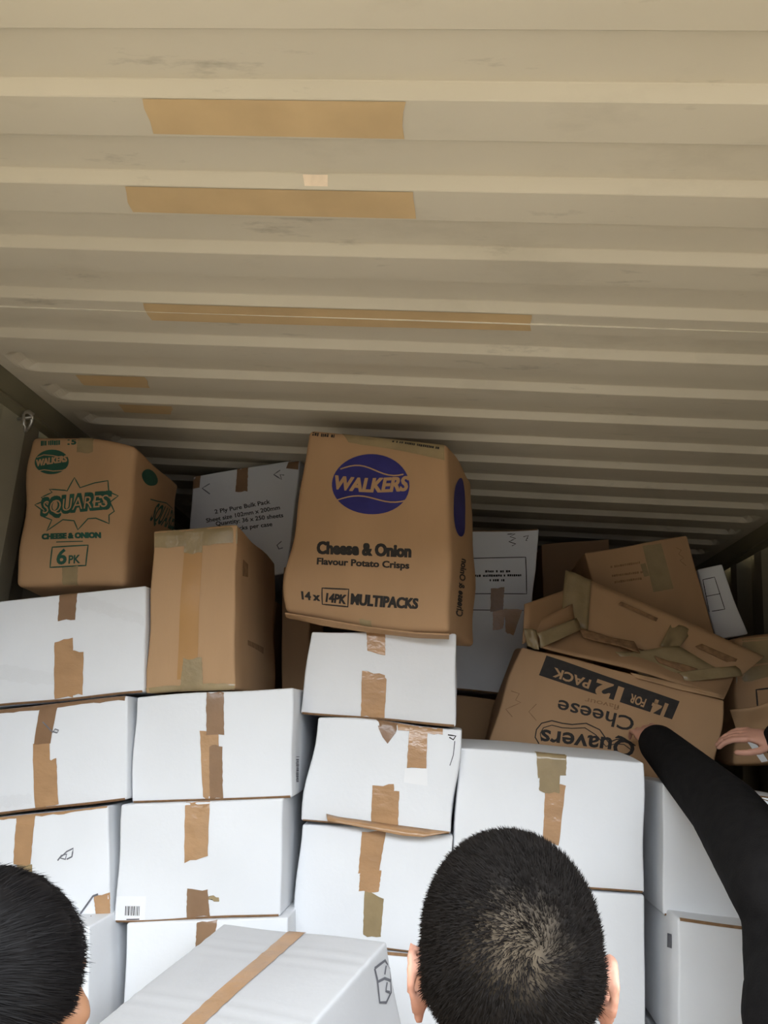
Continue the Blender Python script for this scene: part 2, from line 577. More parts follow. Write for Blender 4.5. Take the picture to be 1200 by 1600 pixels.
    def flat(self, st, guess):
        W, D, H = self.dim
        s, t = st[:, 0], st[:, 1]
        if guess == 'front':
            q = np.stack([s, 0 * s, t], -1)
        elif guess == 'right':
            q = np.stack([0 * s + W, s - W, t], -1)
        elif guess == 'left':
            q = np.stack([0 * s, -s, t], -1)
        else:
            q = np.stack([s, t - H, 0 * s + H], -1)
        u = q / self.dim
        s, d_, t = u[:, 0:1], u[:, 1:2], u[:, 2:3]
        c = self.c
        fr = (c[0] * (1 - s) + c[1] * s) * (1 - t) + (c[3] * (1 - s) + c[2] * s) * t
        bk = (c[4] * (1 - s) + c[5] * s) * (1 - t) + (c[7] * (1 - s) + c[6] * s) * t
        return fr * (1 - d_) + bk * d_

    def decal(self, name, st, faces, mt, eps=0.0008, label=None):
        o = link_mesh(name, self.surf(np.asarray(st, float), eps), faces, mt, self.o, True)
        if label:
            o['label'] = label
        return o

    def patch(self, name, px, mt, eps=0.001, nu=6, nv=10, guess='front', rag=0.0, label=None, st=None):
        """quad patch from 4 pixels TL TR BR BL (or st), finely gridded; ragged ends if rag"""
        c = self.st(px, guess) if st is None else np.array(st, float)
        v, f = [], []
        for j in range(nv + 1):
            for i in range(nu + 1):
                s, t = i / nu, j / nv
                p = (c[0] * (1 - s) + c[1] * s) * (1 - t) + (c[3] * (1 - s) + c[2] * s) * t
                if rag and j in (0, nv):
                    p = p + (c[3] - c[0]) / (np.linalg.norm(c[3] - c[0]) + 1e-9) * random.uniform(-rag, rag)
                if rag and i in (0, nu):
                    p = p + (c[1] - c[0]) / (np.linalg.norm(c[1] - c[0]) + 1e-9) * random.uniform(-rag, rag) * 0.25
                v.append(p)
        f = [(j * (nu + 1) + i, (j + 1) * (nu + 1) + i, (j + 1) * (nu + 1) + i + 1, j * (nu + 1) + i + 1)
             for j in range(nv) for i in range(nu)]
        return self.decal(name, v, f, mt, eps, label)

    def tape(self, px, mt='tape', eps=0.0012, rag=0.003, **k):
        return self.patch('parcel_tape', px, mt, eps, 4, 12, rag=rag, **k)

    def polyline(self, name, pxs, wpx, mt, eps=0.0007, closed=False, guess='front'):
        pts = np.array(pxs, float)
        # smooth resample
        if closed:
            pts = np.vstack([pts, pts[:1]])
        dense = [pts[0]]
        for a, b in zip(pts[:-1], pts[1:]):
            k_ = max(1, int(np.linalg.norm(b - a) / 6))
            dense += [a + (b - a) * (i + 1) / k_ for i in range(k_)]
        st = self.st(np.array(dense), guess)
        wd = wpx / F * 2.1
        out, fc = [], []
        n = len(st)
        for i in range(n):
            a, b = st[max(i - 1, 0)], st[min(i + 1, n - 1)]
            if closed and i in (0, n - 1):
                a, b = st[n - 2], st[1]
            t = b - a
            t = t / (np.linalg.norm(t) + 1e-9)
            nn_ = np.array([-t[1], t[0]]) * wd / 2
            out += [st[i] - nn_, st[i] + nn_]
        fc = [(2 * i, 2 * i + 2, 2 * i + 3, 2 * i + 1) for i in range(n - 1)]
        return self.decal(name, out, fc, mt, eps)

    def blob(self, name, px_poly, mt, eps=0.0007, guess='front', rings=4):
        """filled star-shaped region from an outline in pixels"""
        pts = self.st(px_poly, guess)
        c = pts.mean(0)
        n = len(pts)
        v = [c]
        f = []
        for r_ in range(1, rings + 1):
            v += list(c + (pts - c) * r_ / rings)
        for i in range(n):
            f.append((0, 1 + i, 1 + (i + 1) % n))
            for r_ in range(rings - 1):
                a, b = 1 + r_ * n, 1 + (r_ + 1) * n
                f.append((a + i, b + i, b + (i + 1) % n, a + (i + 1) % n))
        return self.decal(name, v, f, mt, eps)

    def text(self, s, A, B, h, mt='black', bold=0.0, shear=0.0, up=None, eps=0.0007, guess='front', name='printed_lettering', curve=None, heavy=0.0):
        """lettering whose baseline runs from pixel A to pixel B, capitals h pixels high"""
        v, f = glyphs(s, bold, shear)
        A, B = np.array(A, float), np.array(B, float)
        ex = B - A
        L = np.linalg.norm(ex)
        u = np.array([ex[1], -ex[0]]) / L if up is None else np.array(up, float) / np.linalg.norm(up)
        x = v[:, 0:1]
        y = v[:, 1:2]
        px = A + x * ex + y * h * u
        if curve is not None:
            px = px + curve(x) * u
        if heavy:
            e_ = ex / L
            offs = [e_ * heavy * a + u * heavy * 0.5 * b_ for a, b_ in ((-1, -1), (-1, 1), (0, 0), (1, -1), (1, 1))]
            n_ = len(px)
            px = np.concatenate([px + o for o in offs])
            f = [tuple(i + k * n_ for i in q) for k in range(len(offs)) for q in f]
        return self.decal(name, self.st(px, guess), f, mt, eps)

    def blurred(self, A, B, h, mt='black', guess='front', eps=0.0007):
        """a line of small print too blurred to read: short uneven dashes"""
        A, B = np.array(A, float), np.array(B, float)
        L = np.linalg.norm(B - A)
        ex = (B - A) / L
        u = np.array([ex[1], -ex[0]])
        x, px, f = 0.0, [], []
        while x < L - 1:
            wd = min(random.uniform(1.6, 3.4), L - x)
            a, t = h * random.uniform(0.0, 0.12), h * random.uniform(0.8, 1.0)
            k = len(px)
            px += [A + ex * x + u * a, A + ex * (x + wd) + u * a, A + ex * (x + wd) + u * t, A + ex * x + u * t]
            f.append((k, k + 1, k + 2, k + 3))
            x += wd + (random.uniform(2.5, 4) if random.random() < 0.18 else random.uniform(0.4, 0.9))
        return self.decal('printed_lettering', self.st(px, guess), f, mt, eps)

    def seam(self, mt='kraft_edge', h=0.004, top=False):
        """raw board edge along the lower front edge"""
        W, H = self.W, self.H
        st = [(0.004, h), (W - 0.004, h), (W - 0.004, -0.004), (0.004, -0.004)]
        self.patch('board_edge', None, mt, 0.0015, 14, 3, st=st)
        if top:
            st = [(0.004, H + 0.004), (W - 0.004, H + 0.004), (W - 0.004, H - h), (0.004, H - h)]
            self.patch('board_edge', None, mt, 0.0015, 14, 3, st=st)


_gc = {}


def glyphs(s, bold, shear):
    """triangulated lettering, x normalised to 0..1 and capital height to 1"""
    key = (s, bold, shear)
    if key in _gc:
        return _gc[key]
    cu = bpy.data.curves.new('lettering', 'FONT')
    cu.body = s
    cu.size = 1.0
    cu.offset = bold
    cu.shear = shear
    cu.resolution_u = 3
    o = bpy.data.objects.new('lettering', cu)
    COL.objects.link(o)
    dg = bpy.context.evaluated_depsgraph_get()
    me = o.evaluated_get(dg).to_mesh()
    v = np.array([p.co[:2] for p in me.vertices])
    f = [tuple(p.vertices) for p in me.polygons]
    o.evaluated_get(dg).to_mesh_clear()
    bpy.data.objects.remove(o)
    bpy.data.curves.remove(cu)
    v[:, 0] = (v[:, 0] - v[:, 0].min()) / (v[:, 0].max() - v[:, 0].min())
    v[:, 1] = v[:, 1] / 0.70
    _gc[key] = (v, f)
    return v, f


def ell(cx, cy, rx, ry, n=32, rot=0.0):
    a = np.linspace(0, 2 * PI, n, endpoint=False)
    x, y = rx * np.cos(a), ry * np.sin(a)
    return np.stack([cx + x * math.cos(rot) - y * math.sin(rot), cy + x * math.sin(rot) + y * math.cos(rot)], -1)


YF = 2.02       # front of the left stacks
YM = 2.10       # front of the middle and right stacks

# --- left column, top to bottom
def crush(q, dim):
    """right upper corner pressed down"""
    u = q / dim
    k = np.clip((u[:, 0] - 0.55) / 0.45, 0, 1) ** 1.5 * np.clip((u[:, 2] - 0.75) / 0.25, 0, 1)
    q = q.copy()
    q[:, 2] -= 0.028 * k
    return q


b = Carton('snack_carton', 'brown snack carton with green print in the left corner under the roof',
           [(48, 681), (214, 684), (193, 914), (22, 917)], 2.06, 0.36, 'kraft', 0.015, 0.010, 0.003, warp=crush, n=14)
SQ = b
b.blurred((64, 697), (94, 695), 9, 'green')
b.text('15', (106, 694), (119, 693), 9, 'green', 0.03, heavy=0.4)
b.tape([(122, 676), (146, 676), (145, 706), (120, 707)], 'tape_tan')
b.blob('printed_disc', ell(83, 723, 26, 20), 'green')
b.text('WALKERS', (61, 730), (107, 722), 10, 'kraft', 0.02, 0.2, heavy=0.5, eps=0.0011)
b.polyline('printed_line', [(60, 716), (70, 712), (84, 713), (98, 716), (107, 713)], 1.6, 'kraft', 0.0011)
b.polyline('printed_line', [(60, 738), (72, 736), (86, 738), (100, 737), (106, 734)], 1.6, 'kraft', 0.0011)
star = [(54, 789), (72, 783), (66, 778), (84, 771), (80, 766), (104, 768), (108, 769), (119, 748), (128, 764), (150, 756), (170, 752),
        (172, 770), (186, 776), (174, 786), (180, 800), (172, 806), (172, 819), (152, 811), (140, 812), (124, 829), (118, 815),
        (100, 813), (74, 830), (82, 813), (64, 806), (70, 800)]
b.polyline('printed_burst', star, 2.0, 'green', closed=True)
b.text('SQUARES', (64, 806), (174, 802), 26, 'green', 0.035, 0.1, up=(0.05, -1), heavy=1.5, curve=lambda x: 5 * x * 1.4)
b.text('SQUARES', (67, 803), (170, 800), 19, 'kraft', -0.004, 0.1, up=(0.05, -1), eps=0.0011, curve=lambda x: 5 * x * 1.4)
b.text('CHEESE & ONION', (67, 843), (159, 841), 8, 'green', 0.03, heavy=0.7)
b.polyline('printed_line', [(90, 848), (132, 847)], 1.6, 'green')
b.polyline('printed_frame', [(84, 856), (140, 853), (136, 884), (80, 887)], 2.2, 'green', closed=True)
b.text('6', (91, 882), (107, 881), 22, 'green', 0.03, 0.15)
b.text('PK', (109, 881), (128, 880), 12, 'green', 0.03, 0.15)
b.tape([(99, 888), (124, 886), (120, 918), (97, 918)], 'tape_tan')
b.blob('printed_disc', ell(231, 742, 11, 17), 'green', guess='right')
b.text('SQUARES', (230, 812), (268, 828), 28, 'green', 0.03, guess='right')
b.polyline('printed_line', [(230, 780), (240, 783), (255, 786), (268, 795)], 2, 'green', guess='right')

W_ = 'white cartons in the front of the stack'
b = Carton('white_carton', 'white carton under the green-printed snack carton, clear film on its face',
           [(-38, 944), (228, 915), (225, 1081), (-38, 1107)], YF, 0.42, group=W_)
b.seam()
b.tape([(94, 923), (122, 920), (118, 967), (91, 971)], 'tape_dark')
b.tape([(86, 1003), (115, 997), (115, 1088), (86, 1090)], 'tape', 0.0012)
b.tape([(104, 1016), (132, 1018), (130, 1084), (104, 1088)], 'tape', 0.0018)
b.patch('clear_tape', [(-30, 1034), (88, 1052), (88, 1072), (-30, 1058)], 'film', 0.0016, 20, 4, rag=.004)
b.patch('clear_tape', [(124, 925), (224, 962), (226, 978), (124, 950)], 'film', 0.0016, 20, 4, rag=.004)

b = Carton('white_carton', 'white carton in the left stack with brown tape along its whole top edge',
           [(-38, 1114), (199, 1087), (198, 1249), (-38, 1276)], YF - 0.02, 0.42, 'white', group=W_)
b.seam()
b.patch('parcel_tape', [(-36, 1104), (197, 1082), (195, 1094), (-36, 1119)], 'tape_dark', 0.0011, 24, 3, rag=.002)
b.tape([(65, 1090), (93, 1087), (81, 1160), (55, 1163)], 'tape_dark', 0.0016)
b.tape([(53, 1163), (79, 1160), (82, 1262), (55, 1264)], 'tape', 0.0012)
b.tape([(74, 1188), (90, 1186), (92, 1258), (70, 1260)], 'tape', 0.0018)
b.polyline('marker_scribble', [(68, 1128), (76, 1136), (84, 1144), (88, 1139), (93, 1141), (91, 1145), (84, 1143)], 1.6, 'grey_ink', 0.002)
b.patch('clear_tape', [(-30, 1248), (50, 1240), (50, 1256), (-30, 1266)], 'film', 0.0016, 16, 4, rag=.004)

b = Carton('white_carton', 'white carton behind the black-haired head with taped corner and marker scribble',
           [(-38, 1283), (169, 1259), (172, 1436), (-38, 1448)], YF - 0.03, 0.42, 'white', group=W_)
b.seam()
b.patch('parcel_tape', [(-36, 1277), (168, 1255), (168, 1262), (-36, 1286)], 'tape', 0.0011, 24, 3, rag=.002)
b.tape([(27, 1272), (56, 1268), (50, 1350), (22, 1350)], 'tape', 0.0016)
b.patch('parcel_tape', [(28, 1350), (52, 1350), (52, 1362), (27, 1360)], 'tape_tan', 0.001, 4, 4)
b.tape([(147, 1399), (172, 1394), (173, 1436), (151, 1438)], 'tape', 0.0016)
b.polyline('marker_scribble', [(92, 1344), (98, 1336), (106, 1334), (104, 1342), (96, 1340), (106, 1330), (116, 1325), (114, 1338), (106, 1342)], 2.0, 'grey_ink')
b.polyline('marker_scribble', [(126, 1428), (136, 1414), (146, 1400), (154, 1397)], 2.5, 'grey_ink', 0.002)
# crumpled end of tape sticking out at the lower corner
cp = at(134, 1452, 1.965)
pts = []
vv, ff = [], []
for j in range(9):
    for i in range(5):
        a = j / 8
        vv.append(cp + np.array([0.012 - 0.022 * a + 0.009 * (i - 2) / 2 + 0.004 * math.sin(3.1 * i + 5 * j), -0.004 + 0.008 * math.sin(i * 2.2 + j * 1.7),
                                 0.024 - 0.056 * a + 0.004 * math.sin(i * 1.3 + j * 2.9)]))
ff = [(j * 5 + i, j * 5 + i + 1, (j + 1) * 5 + i + 1, (j + 1) * 5 + i) for j in range(8) for i in range(4)]
o = link_mesh('tape_end', vv, ff, 'tape', b.o, True)
o.modifiers.new('thick', 'SOLIDIFY').thickness = 0.0012
o['label'] = 'crumpled end of brown tape'

b = Carton('white_carton', 'white carton beside the black-haired head, only its shaded grey side in view',
           [(-30, 1458), (140, 1447), (136, 1640), (-30, 1648)], 1.86, 0.40, 'white', group=W_)
b.seam()

# --- second column
b = Carton('brown_carton', 'plain tall brown carton with an amber tape stripe down the middle',
           [(240, 830), (369, 822), (366, 1075), (228, 1083)], 2.03, 0.50, 'kraft_pale', 0.006, 0.005, 0.002)
b.patch('parcel_tape', [(240, 828), (370, 820), (370, 849), (240, 856)], 'tape_tan', 0.0012, 12, 5, rag=.002)
b.patch('parcel_tape', [(288, 856), (317, 853), (308, 1060), (277, 1062)], 'tape_amber', 0.001, 4, 20)
b.tape([(289, 832), (319, 830), (316, 864), (287, 865)], 'tape_tan', 0.0018)
b.tape([(287, 1030), (316, 1029), (318, 1078), (281, 1082)], 'tape_tan', 0.0018)
b.patch('parcel_tape', [(228, 1074), (366, 1066), (366, 1078), (228, 1086)], 'tape_tan', 0.0013, 16, 4, rag=.002)
b.patch('printed_mark', [(378, 874), (385, 882), (385, 902), (378, 900)], 'kraft_edge', 0.001, 3, 3, guess='right')
b.patch('printed_mark', [(385, 1000), (410, 1012), (410, 1022), (385, 1008)], 'kraft_edge', 0.001, 3, 3, guess='right')

b = Carton('white_carton', 'white carton directly under the plain tall brown carton',
           [(213, 1089), (458, 1075), (456, 1245), (205, 1255)], YF, 0.46, group=W_)
b.seam()
b.tape([(323, 1083), (350, 1081), (351, 1148), (323, 1150)], 'tape_dark', 0.0016)
b.tape([(313, 1143), (342, 1142), (346, 1250), (318, 1251)], 'tape', 0.0012)
b.tape([(328, 1165), (348, 1166), (349, 1246), (328, 1248)], 'tape_dark', 0.0014)
b.blurred((466, 1222), (467, 1182), 4, 'grey_ink', guess='right')

b = Carton('white_carton', 'white carton with a small barcode sticker at its lower left corner',
           [(190, 1258), (443, 1247), (438, 1431), (179, 1440)], YF - 0.02, 0.44, group=W_)
b.seam()
b.tape([(290, 1252), (328, 1250), (326, 1338), (289, 1346)], 'tape', 0.0014)
b.tape([(293, 1390), (325, 1389), (328, 1432), (292, 1435)], 'tape_dark', 0.0014)
b.tape([(326, 1400), (342, 1402), (343, 1408), (326, 1406)], 'tape_tan', 0.0012)
b.patch('barcode_sticker', [(184, 1400), (229, 1400), (228, 1436), (181, 1438)], 'paper_glint', 0.0009, 3, 3)
for i, (x, wd) in enumerate(((198, 1.2), (200.5, .8), (203, 1.6), (206, .8), (208, 1.2), (211, 1.6), (214, .8), (216.5, 1.2), (219, .8))):
    b.polyline('barcode_bar', [(x, 1415), (x - 0.6, 1429)], wd, 'black', 0.0013)
b.polyline('printed_line', [(199, 1435), (219, 1434)], 1.2, 'black', 0.0013)

b = Carton('white_carton', 'white carton half hidden behind the tilted carton in front',
           [(198, 1443), (450, 1433), (446, 1640), (190, 1650)], YF - 0.03, 0.42, group=W_)
b.seam()
b.tape([(308, 1440), (340, 1438), (334, 1478), (306, 1480)], 'tape_dark', 0.0014)

# --- third column
def wk(q, dim):
    """swollen carton: right edge pushed in at the top, underside sagging"""
    u = q / dim
    q = q.copy()
    q[:, 0] -= 0.03 * np.clip(u[:, 1] - 0.3, 0, 1) * 0
    lo = np.clip(1 - u[:, 2] / 0.2, 0, 1)
    q[:, 2] -= 0.012 * lo * np.sin(np.clip(u[:, 0], 0, 1) * PI) * (1 - u[:, 1])
    q[:, 0] += lo ** 2 * 0.014 * (1 - 2 * u[:, 0]) * np.where(u[:, 0] < 0.5, 1.4, 0.2)
    return q


b = Carton('snack_carton', 'big brown snack carton with a round blue logo, right under the roof',
           [(484, 673), (700, 692), (704, 990), (434, 955)], (2.12, 2.04, 2.04, 2.12), 0.34, 'kraft', 0.014, 0.009, 0.003, warp=wk, n=16, dvec=(0.22, 1, 0))
WKB = b
b.blurred((489, 683), (523, 686), 7)
b.blurred((613, 692), (688, 701), 5, eps=0.0016)
b.patch('parcel_tape', [(532, 672), (695, 690), (696, 718), (545, 692)], 'tape_tan', 0.001, 14, 6)
b.tape([(562, 676), (594, 679), (590, 699), (560, 694)], 'tape_tan', 0.0016)
b.blob('printed_disc', ell(580, 758, 61, 47, 48, 0.06), 'blue', rings=8)
b.text('WALKERS', (524, 764), (640, 767), 21, 'kraft', 0.02, 0.22, heavy=0.8, eps=0.0012, curve=lambda x: -4 * np.sin(x * PI))
xs_ = np.linspace(0, 1, 14)
b.polyline('printed_line', [(532 + 100 * x, 733 + 6 * x - 7 * math.sin(x * 2 * PI * 0.9)) for x in xs_], 2.2, 'kraft', 0.0012)
b.polyline('printed_line', [(528 + 108 * x, 783 - 4 * x - 6 * math.sin(x * 2 * PI * 0.9)) for x in xs_], 2.2, 'kraft', 0.0012)
b.text('Cheese & Onion', (496, 865), (643, 871), 18, 'black', 0.03, heavy=0.8)
b.text('Flavour Potato Crisps', (496, 882), (640, 889), 10, 'black', 0.02, heavy=0.35)
b.text('14 x', (470, 934), (499, 936), 11, 'black', 0.03, heavy=0.4)
b.polyline('printed_frame', [(504, 918), (546, 920), (544, 944), (502, 941)], 2.0, 'black', closed=True)
b.text('14PK', (508, 937), (541, 940), 12, 'black', 0.03, 0.15, heavy=0.4)
b.text('MULTIPACKS', (549, 940), (653, 949), 14, 'black', 0.025, heavy=0.7)
b.tape([(563, 960), (582, 962), (582, 996), (566, 996)], 'tape_tan', 0.002)
b.blob('printed_disc', ell(716, 792, 9, 46, 24, 0.06), 'blue', guess='right')
b.text('Cheese & Onion', (712, 962), (716, 872), 8, 'black', 0.03, guess='right', up=(1, 0.3))
# the open slit of the lower flaps: a loose flap edge hanging out below
fl = [at(446, 957, 2.105), at(500, 966, 2.085), at(575, 979, 2.06), at(650, 988, 2.04), at(702, 990, 2.03)]
vv = []
for i, p in enumerate(fl):
    vv += [p, p + np.array([0.0, 0.02, -0.006 - 0.006 * math.sin(i * 1.3)]), p + np.array([0, 0.06, -0.004])]
ff = [(3 * i + k, 3 * i + 3 + k, 3 * i + 4 + k, 3 * i + 1 + k) for i in range(4) for k in range(2)]
o = link_mesh('bottom_flap', vv, ff, 'kraft', b.o)
o.modifiers.new('thick', 'SOLIDIFY').thickness = 0.004

b = Carton('white_carton', 'white carton directly under the blue-logo snack carton',
           [(486, 986), (713, 990), (711, 1134), (469, 1115)], YM, 0.34, 'white2', group=W_)
b.seam()
b.tape([(573, 985), (602, 988), (602, 1023), (574, 1018)], 'tape', 0.0014)
b.tape([(566, 1049), (602, 1054), (600, 1124), (564, 1120)], 'tape', 0.0014)
b.tape([(594, 1058), (604, 1060), (601, 1122), (592, 1121)], 'tape', 0.0018)

b = Carton('white_carton', 'dented white carton with torn tape and a painted white glint on it',
           [(497, 1121), (722, 1140), (704, 1302), (470, 1282)], YM - 0.02, 0.36, 'white', bulge=0.008, dents=0.003, group=W_)
b.seam(h=0.003)
b.blob('parcel_tape', [(588, 1126), (606, 1124), (624, 1130), (618, 1146), (606, 1162), (598, 1152), (592, 1140)], 'tape_dark', 0.0014)
b.patch('parcel_tape', [(620, 1128), (692, 1134), (692, 1148), (622, 1140)], 'tape', 0.0012, 10, 3, rag=.003)
b.tape([(640, 1135), (668, 1138), (666, 1200), (636, 1198)], 'tape', 0.0016)
b.patch('painted_glint', [(633, 1200), (668, 1200), (668, 1228), (631, 1222)], 'paper_glint', 0.0014, 4, 4)  # sky reflection on the tape, painted as a white patch
b.tape([(582, 1228), (616, 1226), (614, 1296), (580, 1292)], 'tape', 0.0014)
b.tape([(604, 1236), (624, 1238), (622, 1298), (604, 1296)], 'tape', 0.0018)
b.polyline('marker_scribble', [(700, 1148), (712, 1150), (708, 1156), (702, 1152)], 2, 'black')
b.polyline('marker_scribble', [(710, 1158), (707, 1180), (702, 1196)], 1.2, 'grey_ink')
# loose brown strip hanging off its lower edge
top = [(510, 1272), (530, 1277), (560, 1281), (600, 1287), (640, 1292), (670, 1296), (704, 1300)]
bot = [(512, 1283), (534, 1287), (560, 1292), (600, 1300), (630, 1306), (662, 1308), (700, 1301)]
vv = []
for i, (p, q) in enumerate(zip(top, bot)):
    a, c_ = at(*p, 2.073), at(*q, 2.058)
    vv += [a, (a + c_) / 2 + np.array([0, -.004 - .004 * math.sin(i * 2.3), 0]), c_]
ff = [(3 * i + k, 3 * i + 3 + k, 3 * i + 4 + k, 3 * i + 1 + k) for i in range(len(top) - 1) for k in range(2)]
o = link_mesh('torn_tape', vv, ff, 'tape', b.o, True)
o.modifiers.new('thick', 'SOLIDIFY').thickness = 0.001
o['label'] = 'loose torn strip of brown tape'

b = Carton('white_carton', 'white carton under the dented one, tape running down onto olive tape',
           [(471, 1287), (707, 1306), (692, 1492), (455, 1468)], YM - 0.01, 0.36, 'white', group=W_)
b.seam()
b.tape([(566, 1299), (603, 1300), (592, 1362), (560, 1364)], 'tape', 0.0014)
b.tape([(563, 1362), (596, 1360), (592, 1393), (561, 1392)], 'tape', 0.0012)
b.tape([(570, 1390), (600, 1402), (595, 1464), (567, 1462)], 'tape_tan', 0.001)

b = Carton('white_carton', 'white carton low down between the tilted carton and the cropped head',
           [(455, 1474), (690, 1497), (680, 1690), (448, 1670)], YM - 0.02, 0.36, 'white', group=W_)
b.seam(top=True)

# --- fourth column
b = Carton('white_carton', 'large white carton behind the cropped head, pale top sliver showing',
           [(718, 1168), (1006, 1192), (1007, 1395), (706, 1371)], YM, 0.30, 'white', group=W_,
           back=[(0, 0, 0.018), (0, 0, 0.018), (0, 0, 0), (0, 0, 0)])
b.seam()
b.tape([(837, 1160), (886, 1164), (884, 1212), (840, 1214)], 'tape_tan', 0.0012)
b.tape([(844, 1190), (876, 1190), (874, 1240), (842, 1236)], 'tape_tan', 0.0016)
b.tape([(852, 1224), (884, 1226), (872, 1322), (848, 1312)], 'tape', 0.0014)

b = Carton('white_carton', 'white carton below the large one, right of the cropped head',
           [(704, 1375), (1007, 1399), (1009, 1640), (696, 1610)], YM, 0.32, 'white', group=W_)
b.seam()

# --- fifth column
b = Carton('white_carton', 'white carton behind the reaching black sleeve',
           [(1036, 1224), (1270, 1254), (1268, 1460), (1036, 1429)], YM + 0.02, 0.36, 'white', group=W_)
b.seam()
b.patch('parcel_tape', [(1110, 1218), (1270, 1240), (1270, 1262), (1110, 1236)], 'tape_dark', 0.0014, 10, 3, rag=.003)
b = Carton('white_carton', 'white carton below the black sleeve, its grey side with a small print',
           [(1060, 1436), (1290, 1466), (1286, 1680), (1060, 1650)], YM - 0.08, 0.40, 'white', group=W_)
b.seam(top=True)
b.patch('printed_mark', [(1045, 1458), (1051, 1460), (1051, 1482), (1045, 1480)], 'grey_ink', 0.001, 2, 3, guess='left')

# --- behind the front row
b = Carton('tissue_carton', 'white bulk-pack carton with printed lines and brown taped corners, leaning behind',
           [(302, 745), (470, 716), (448, 896), (290, 925)], 2.64, 0.30, 'white2', 0.005)
b.patch('parcel_tape', [(302, 745), (314, 743), (312, 762), (301, 764)], 'tape_dark', 0.001, 3, 3)
b.tape([(371, 733), (388, 730), (387, 768), (368, 770)], 'tape_dark', 0.0012)
b.patch('parcel_tape', [(452, 719), (468, 716), (466, 734), (447, 732)], 'tape_dark', 0.001, 3, 3)
for t_, A, B, h in (('2 Ply Pure Bulk Pack', (336, 803), (423, 787), 6.5), ('Sheet size 102mm x 200mm', (323, 817), (438, 796), 6.5),
                    ('Quantity: 36 x 250 sheets', (338, 822), (443, 808), 6.5), ('36 packs per case', (352, 832), (426, 822), 6.5)):
    b.text(t_, A, B, h, 'black', 0.02)
b.polyline('printed_arrow', [(328, 756), (316, 763), (328, 772)], 2.2, 'grey_ink')
b.polyline('printed_arrow', [(438, 735), (428, 742), (440, 750), (438, 742), (444, 743)], 2.2, 'grey_ink')
b.polyline('printed_arrow', [(440, 846), (433, 852), (436, 858), (442, 856)], 2.2, 'grey_ink')

b = Carton('white_carton', 'tall narrow white carton with a printed panel, standing behind the blue-logo carton',
           [(700, 831), (843, 826), (816, 1086), (690, 1076)], 2.82, 0.26, 'white2')
b.seam(top=True)
b.polyline('printed_frame', [(722, 873), (821, 871), (823, 928), (722, 928)], 1.8, 'black', closed=True)
b.blurred((758, 895), (797, 895), 4)
b.blurred((742, 902), (815, 901), 4)
b.blurred((765, 909), (788, 909), 4)
b.polyline('printed_line', [(700, 953), (818, 954)], 1.8, 'black')
b.tape([(767, 920), (788, 918), (786, 952), (766, 956)], 'tape_dark', 0.0014)
b.tape([(770, 954), (790, 952), (786, 982), (770, 984)], 'tape', 0.0012)
b.tape([(788, 952), (816, 953), (802, 994), (790, 988)], 'tape', 0.0016)
b.polyline('marker_scribble', [(793, 834), (805, 833), (797, 838), (806, 841), (795, 846), (806, 850), (800, 853)], 1.8, 'black')
b.polyline('marker_scribble', [(818, 838), (826, 836), (822, 844), (830, 846), (824, 840)], 1.8, 'black')

b = Carton('brown_carton', 'dark brown carton in the gap under the tall narrow white carton',
           [(690, 1084), (800, 1096), (796, 1230), (684, 1220)], 2.82, 0.30, 'kraft')
b.seam()
b = Carton('brown_carton', 'narrow strip of brown carton seen between the plain tall carton and white ones',
           [(442, 884), (486, 890), (480, 1150), (438, 1144)], 2.56, 0.30, 'kraft')
b.seam()

# leaning brown carton at the back right
b = Carton('brown_carton', 'leaning brown carton with faint print and a tape stripe at the back right',
           [(914, 864), (1073, 837), (1122, 1010), (960, 1042)], 2.84, 0.34, 'kraft', 0.006, 0.006)
b.patch('parcel_tape', [(1003, 849), (1031, 844), (1052, 920), (1020, 926)], 'tape_tan', 0.001, 4, 8)
b.blurred((954, 888), (1000, 881), 4, 'kraft_edge')
b.blurred((956, 902), (1004, 896), 4, 'kraft_edge')
b.blurred((960, 912), (1004, 906), 4, 'kraft_edge')
b.patch('barcode_sticker', [(1000, 882), (1008, 880), (1014, 900), (1006, 902)], 'tape_tan', 0.0014, 2, 2)
b.polyline('marker_scribble', [(1056, 856), (1064, 860), (1060, 866), (1068, 872), (1062, 876), (1072, 884)], 1.4, 'kraft_edge')
b = Carton('brown_carton', 'dark brown carton deep in the shade behind the leaning carton',
           [(846, 850), (952, 842), (955, 960), (850, 968)], 3.30, 0.40, 'kraft')
b.seam()
b = Carton('white_carton', 'small white carton with printed frames leaning by the right wall at the back',
           [(1090, 890), (1128, 882), (1168, 990), (1120, 1000)], 2.92, 0.24, 'white2')
b.polyline('printed_frame', [(1098, 906), (1116, 902), (1132, 952), (1108, 956)], 1.6, 'black', closed=True)
b.polyline('printed_line', [(1103, 932), (1124, 928)], 1.4, 'black')

# --- the open, upside-down carton that is being pulled out
b = Carton('open_snack_carton', 'torn-open brown snack carton lying upside down with black banner print',
           [(814, 1008), (1134, 1093), (1104, 1262), (758, 1176)], 2.50, 0.27, 'kraft', 0.006, 0.006, 0.003, n=12,
           dvec=(0.0, 1, 0.03))
OPN = b
b.patch('printed_banner', [(854, 1023), (1061, 1096), (1050, 1124), (842, 1055)], 'black', 0.0008, 14, 4)
b.text('14', (1043, 1101), (1022, 1093), 20, 'kraft', 0.03, heavy=0.9, eps=0.0012)
b.text('FOR', (1010, 1093), (986, 1084), 13, 'kraft', 0.03, eps=0.0012)
b.text('12', (974, 1076), (934, 1062), 23, 'kraft', 0.03, heavy=0.9, eps=0.0012)
b.text('PACK', (924, 1063), (866, 1043), 14, 'kraft', 0.03, eps=0.0012)
b.text('flavour', (968, 1102), (914, 1090), 8, 'kraft_edge', 0.01)
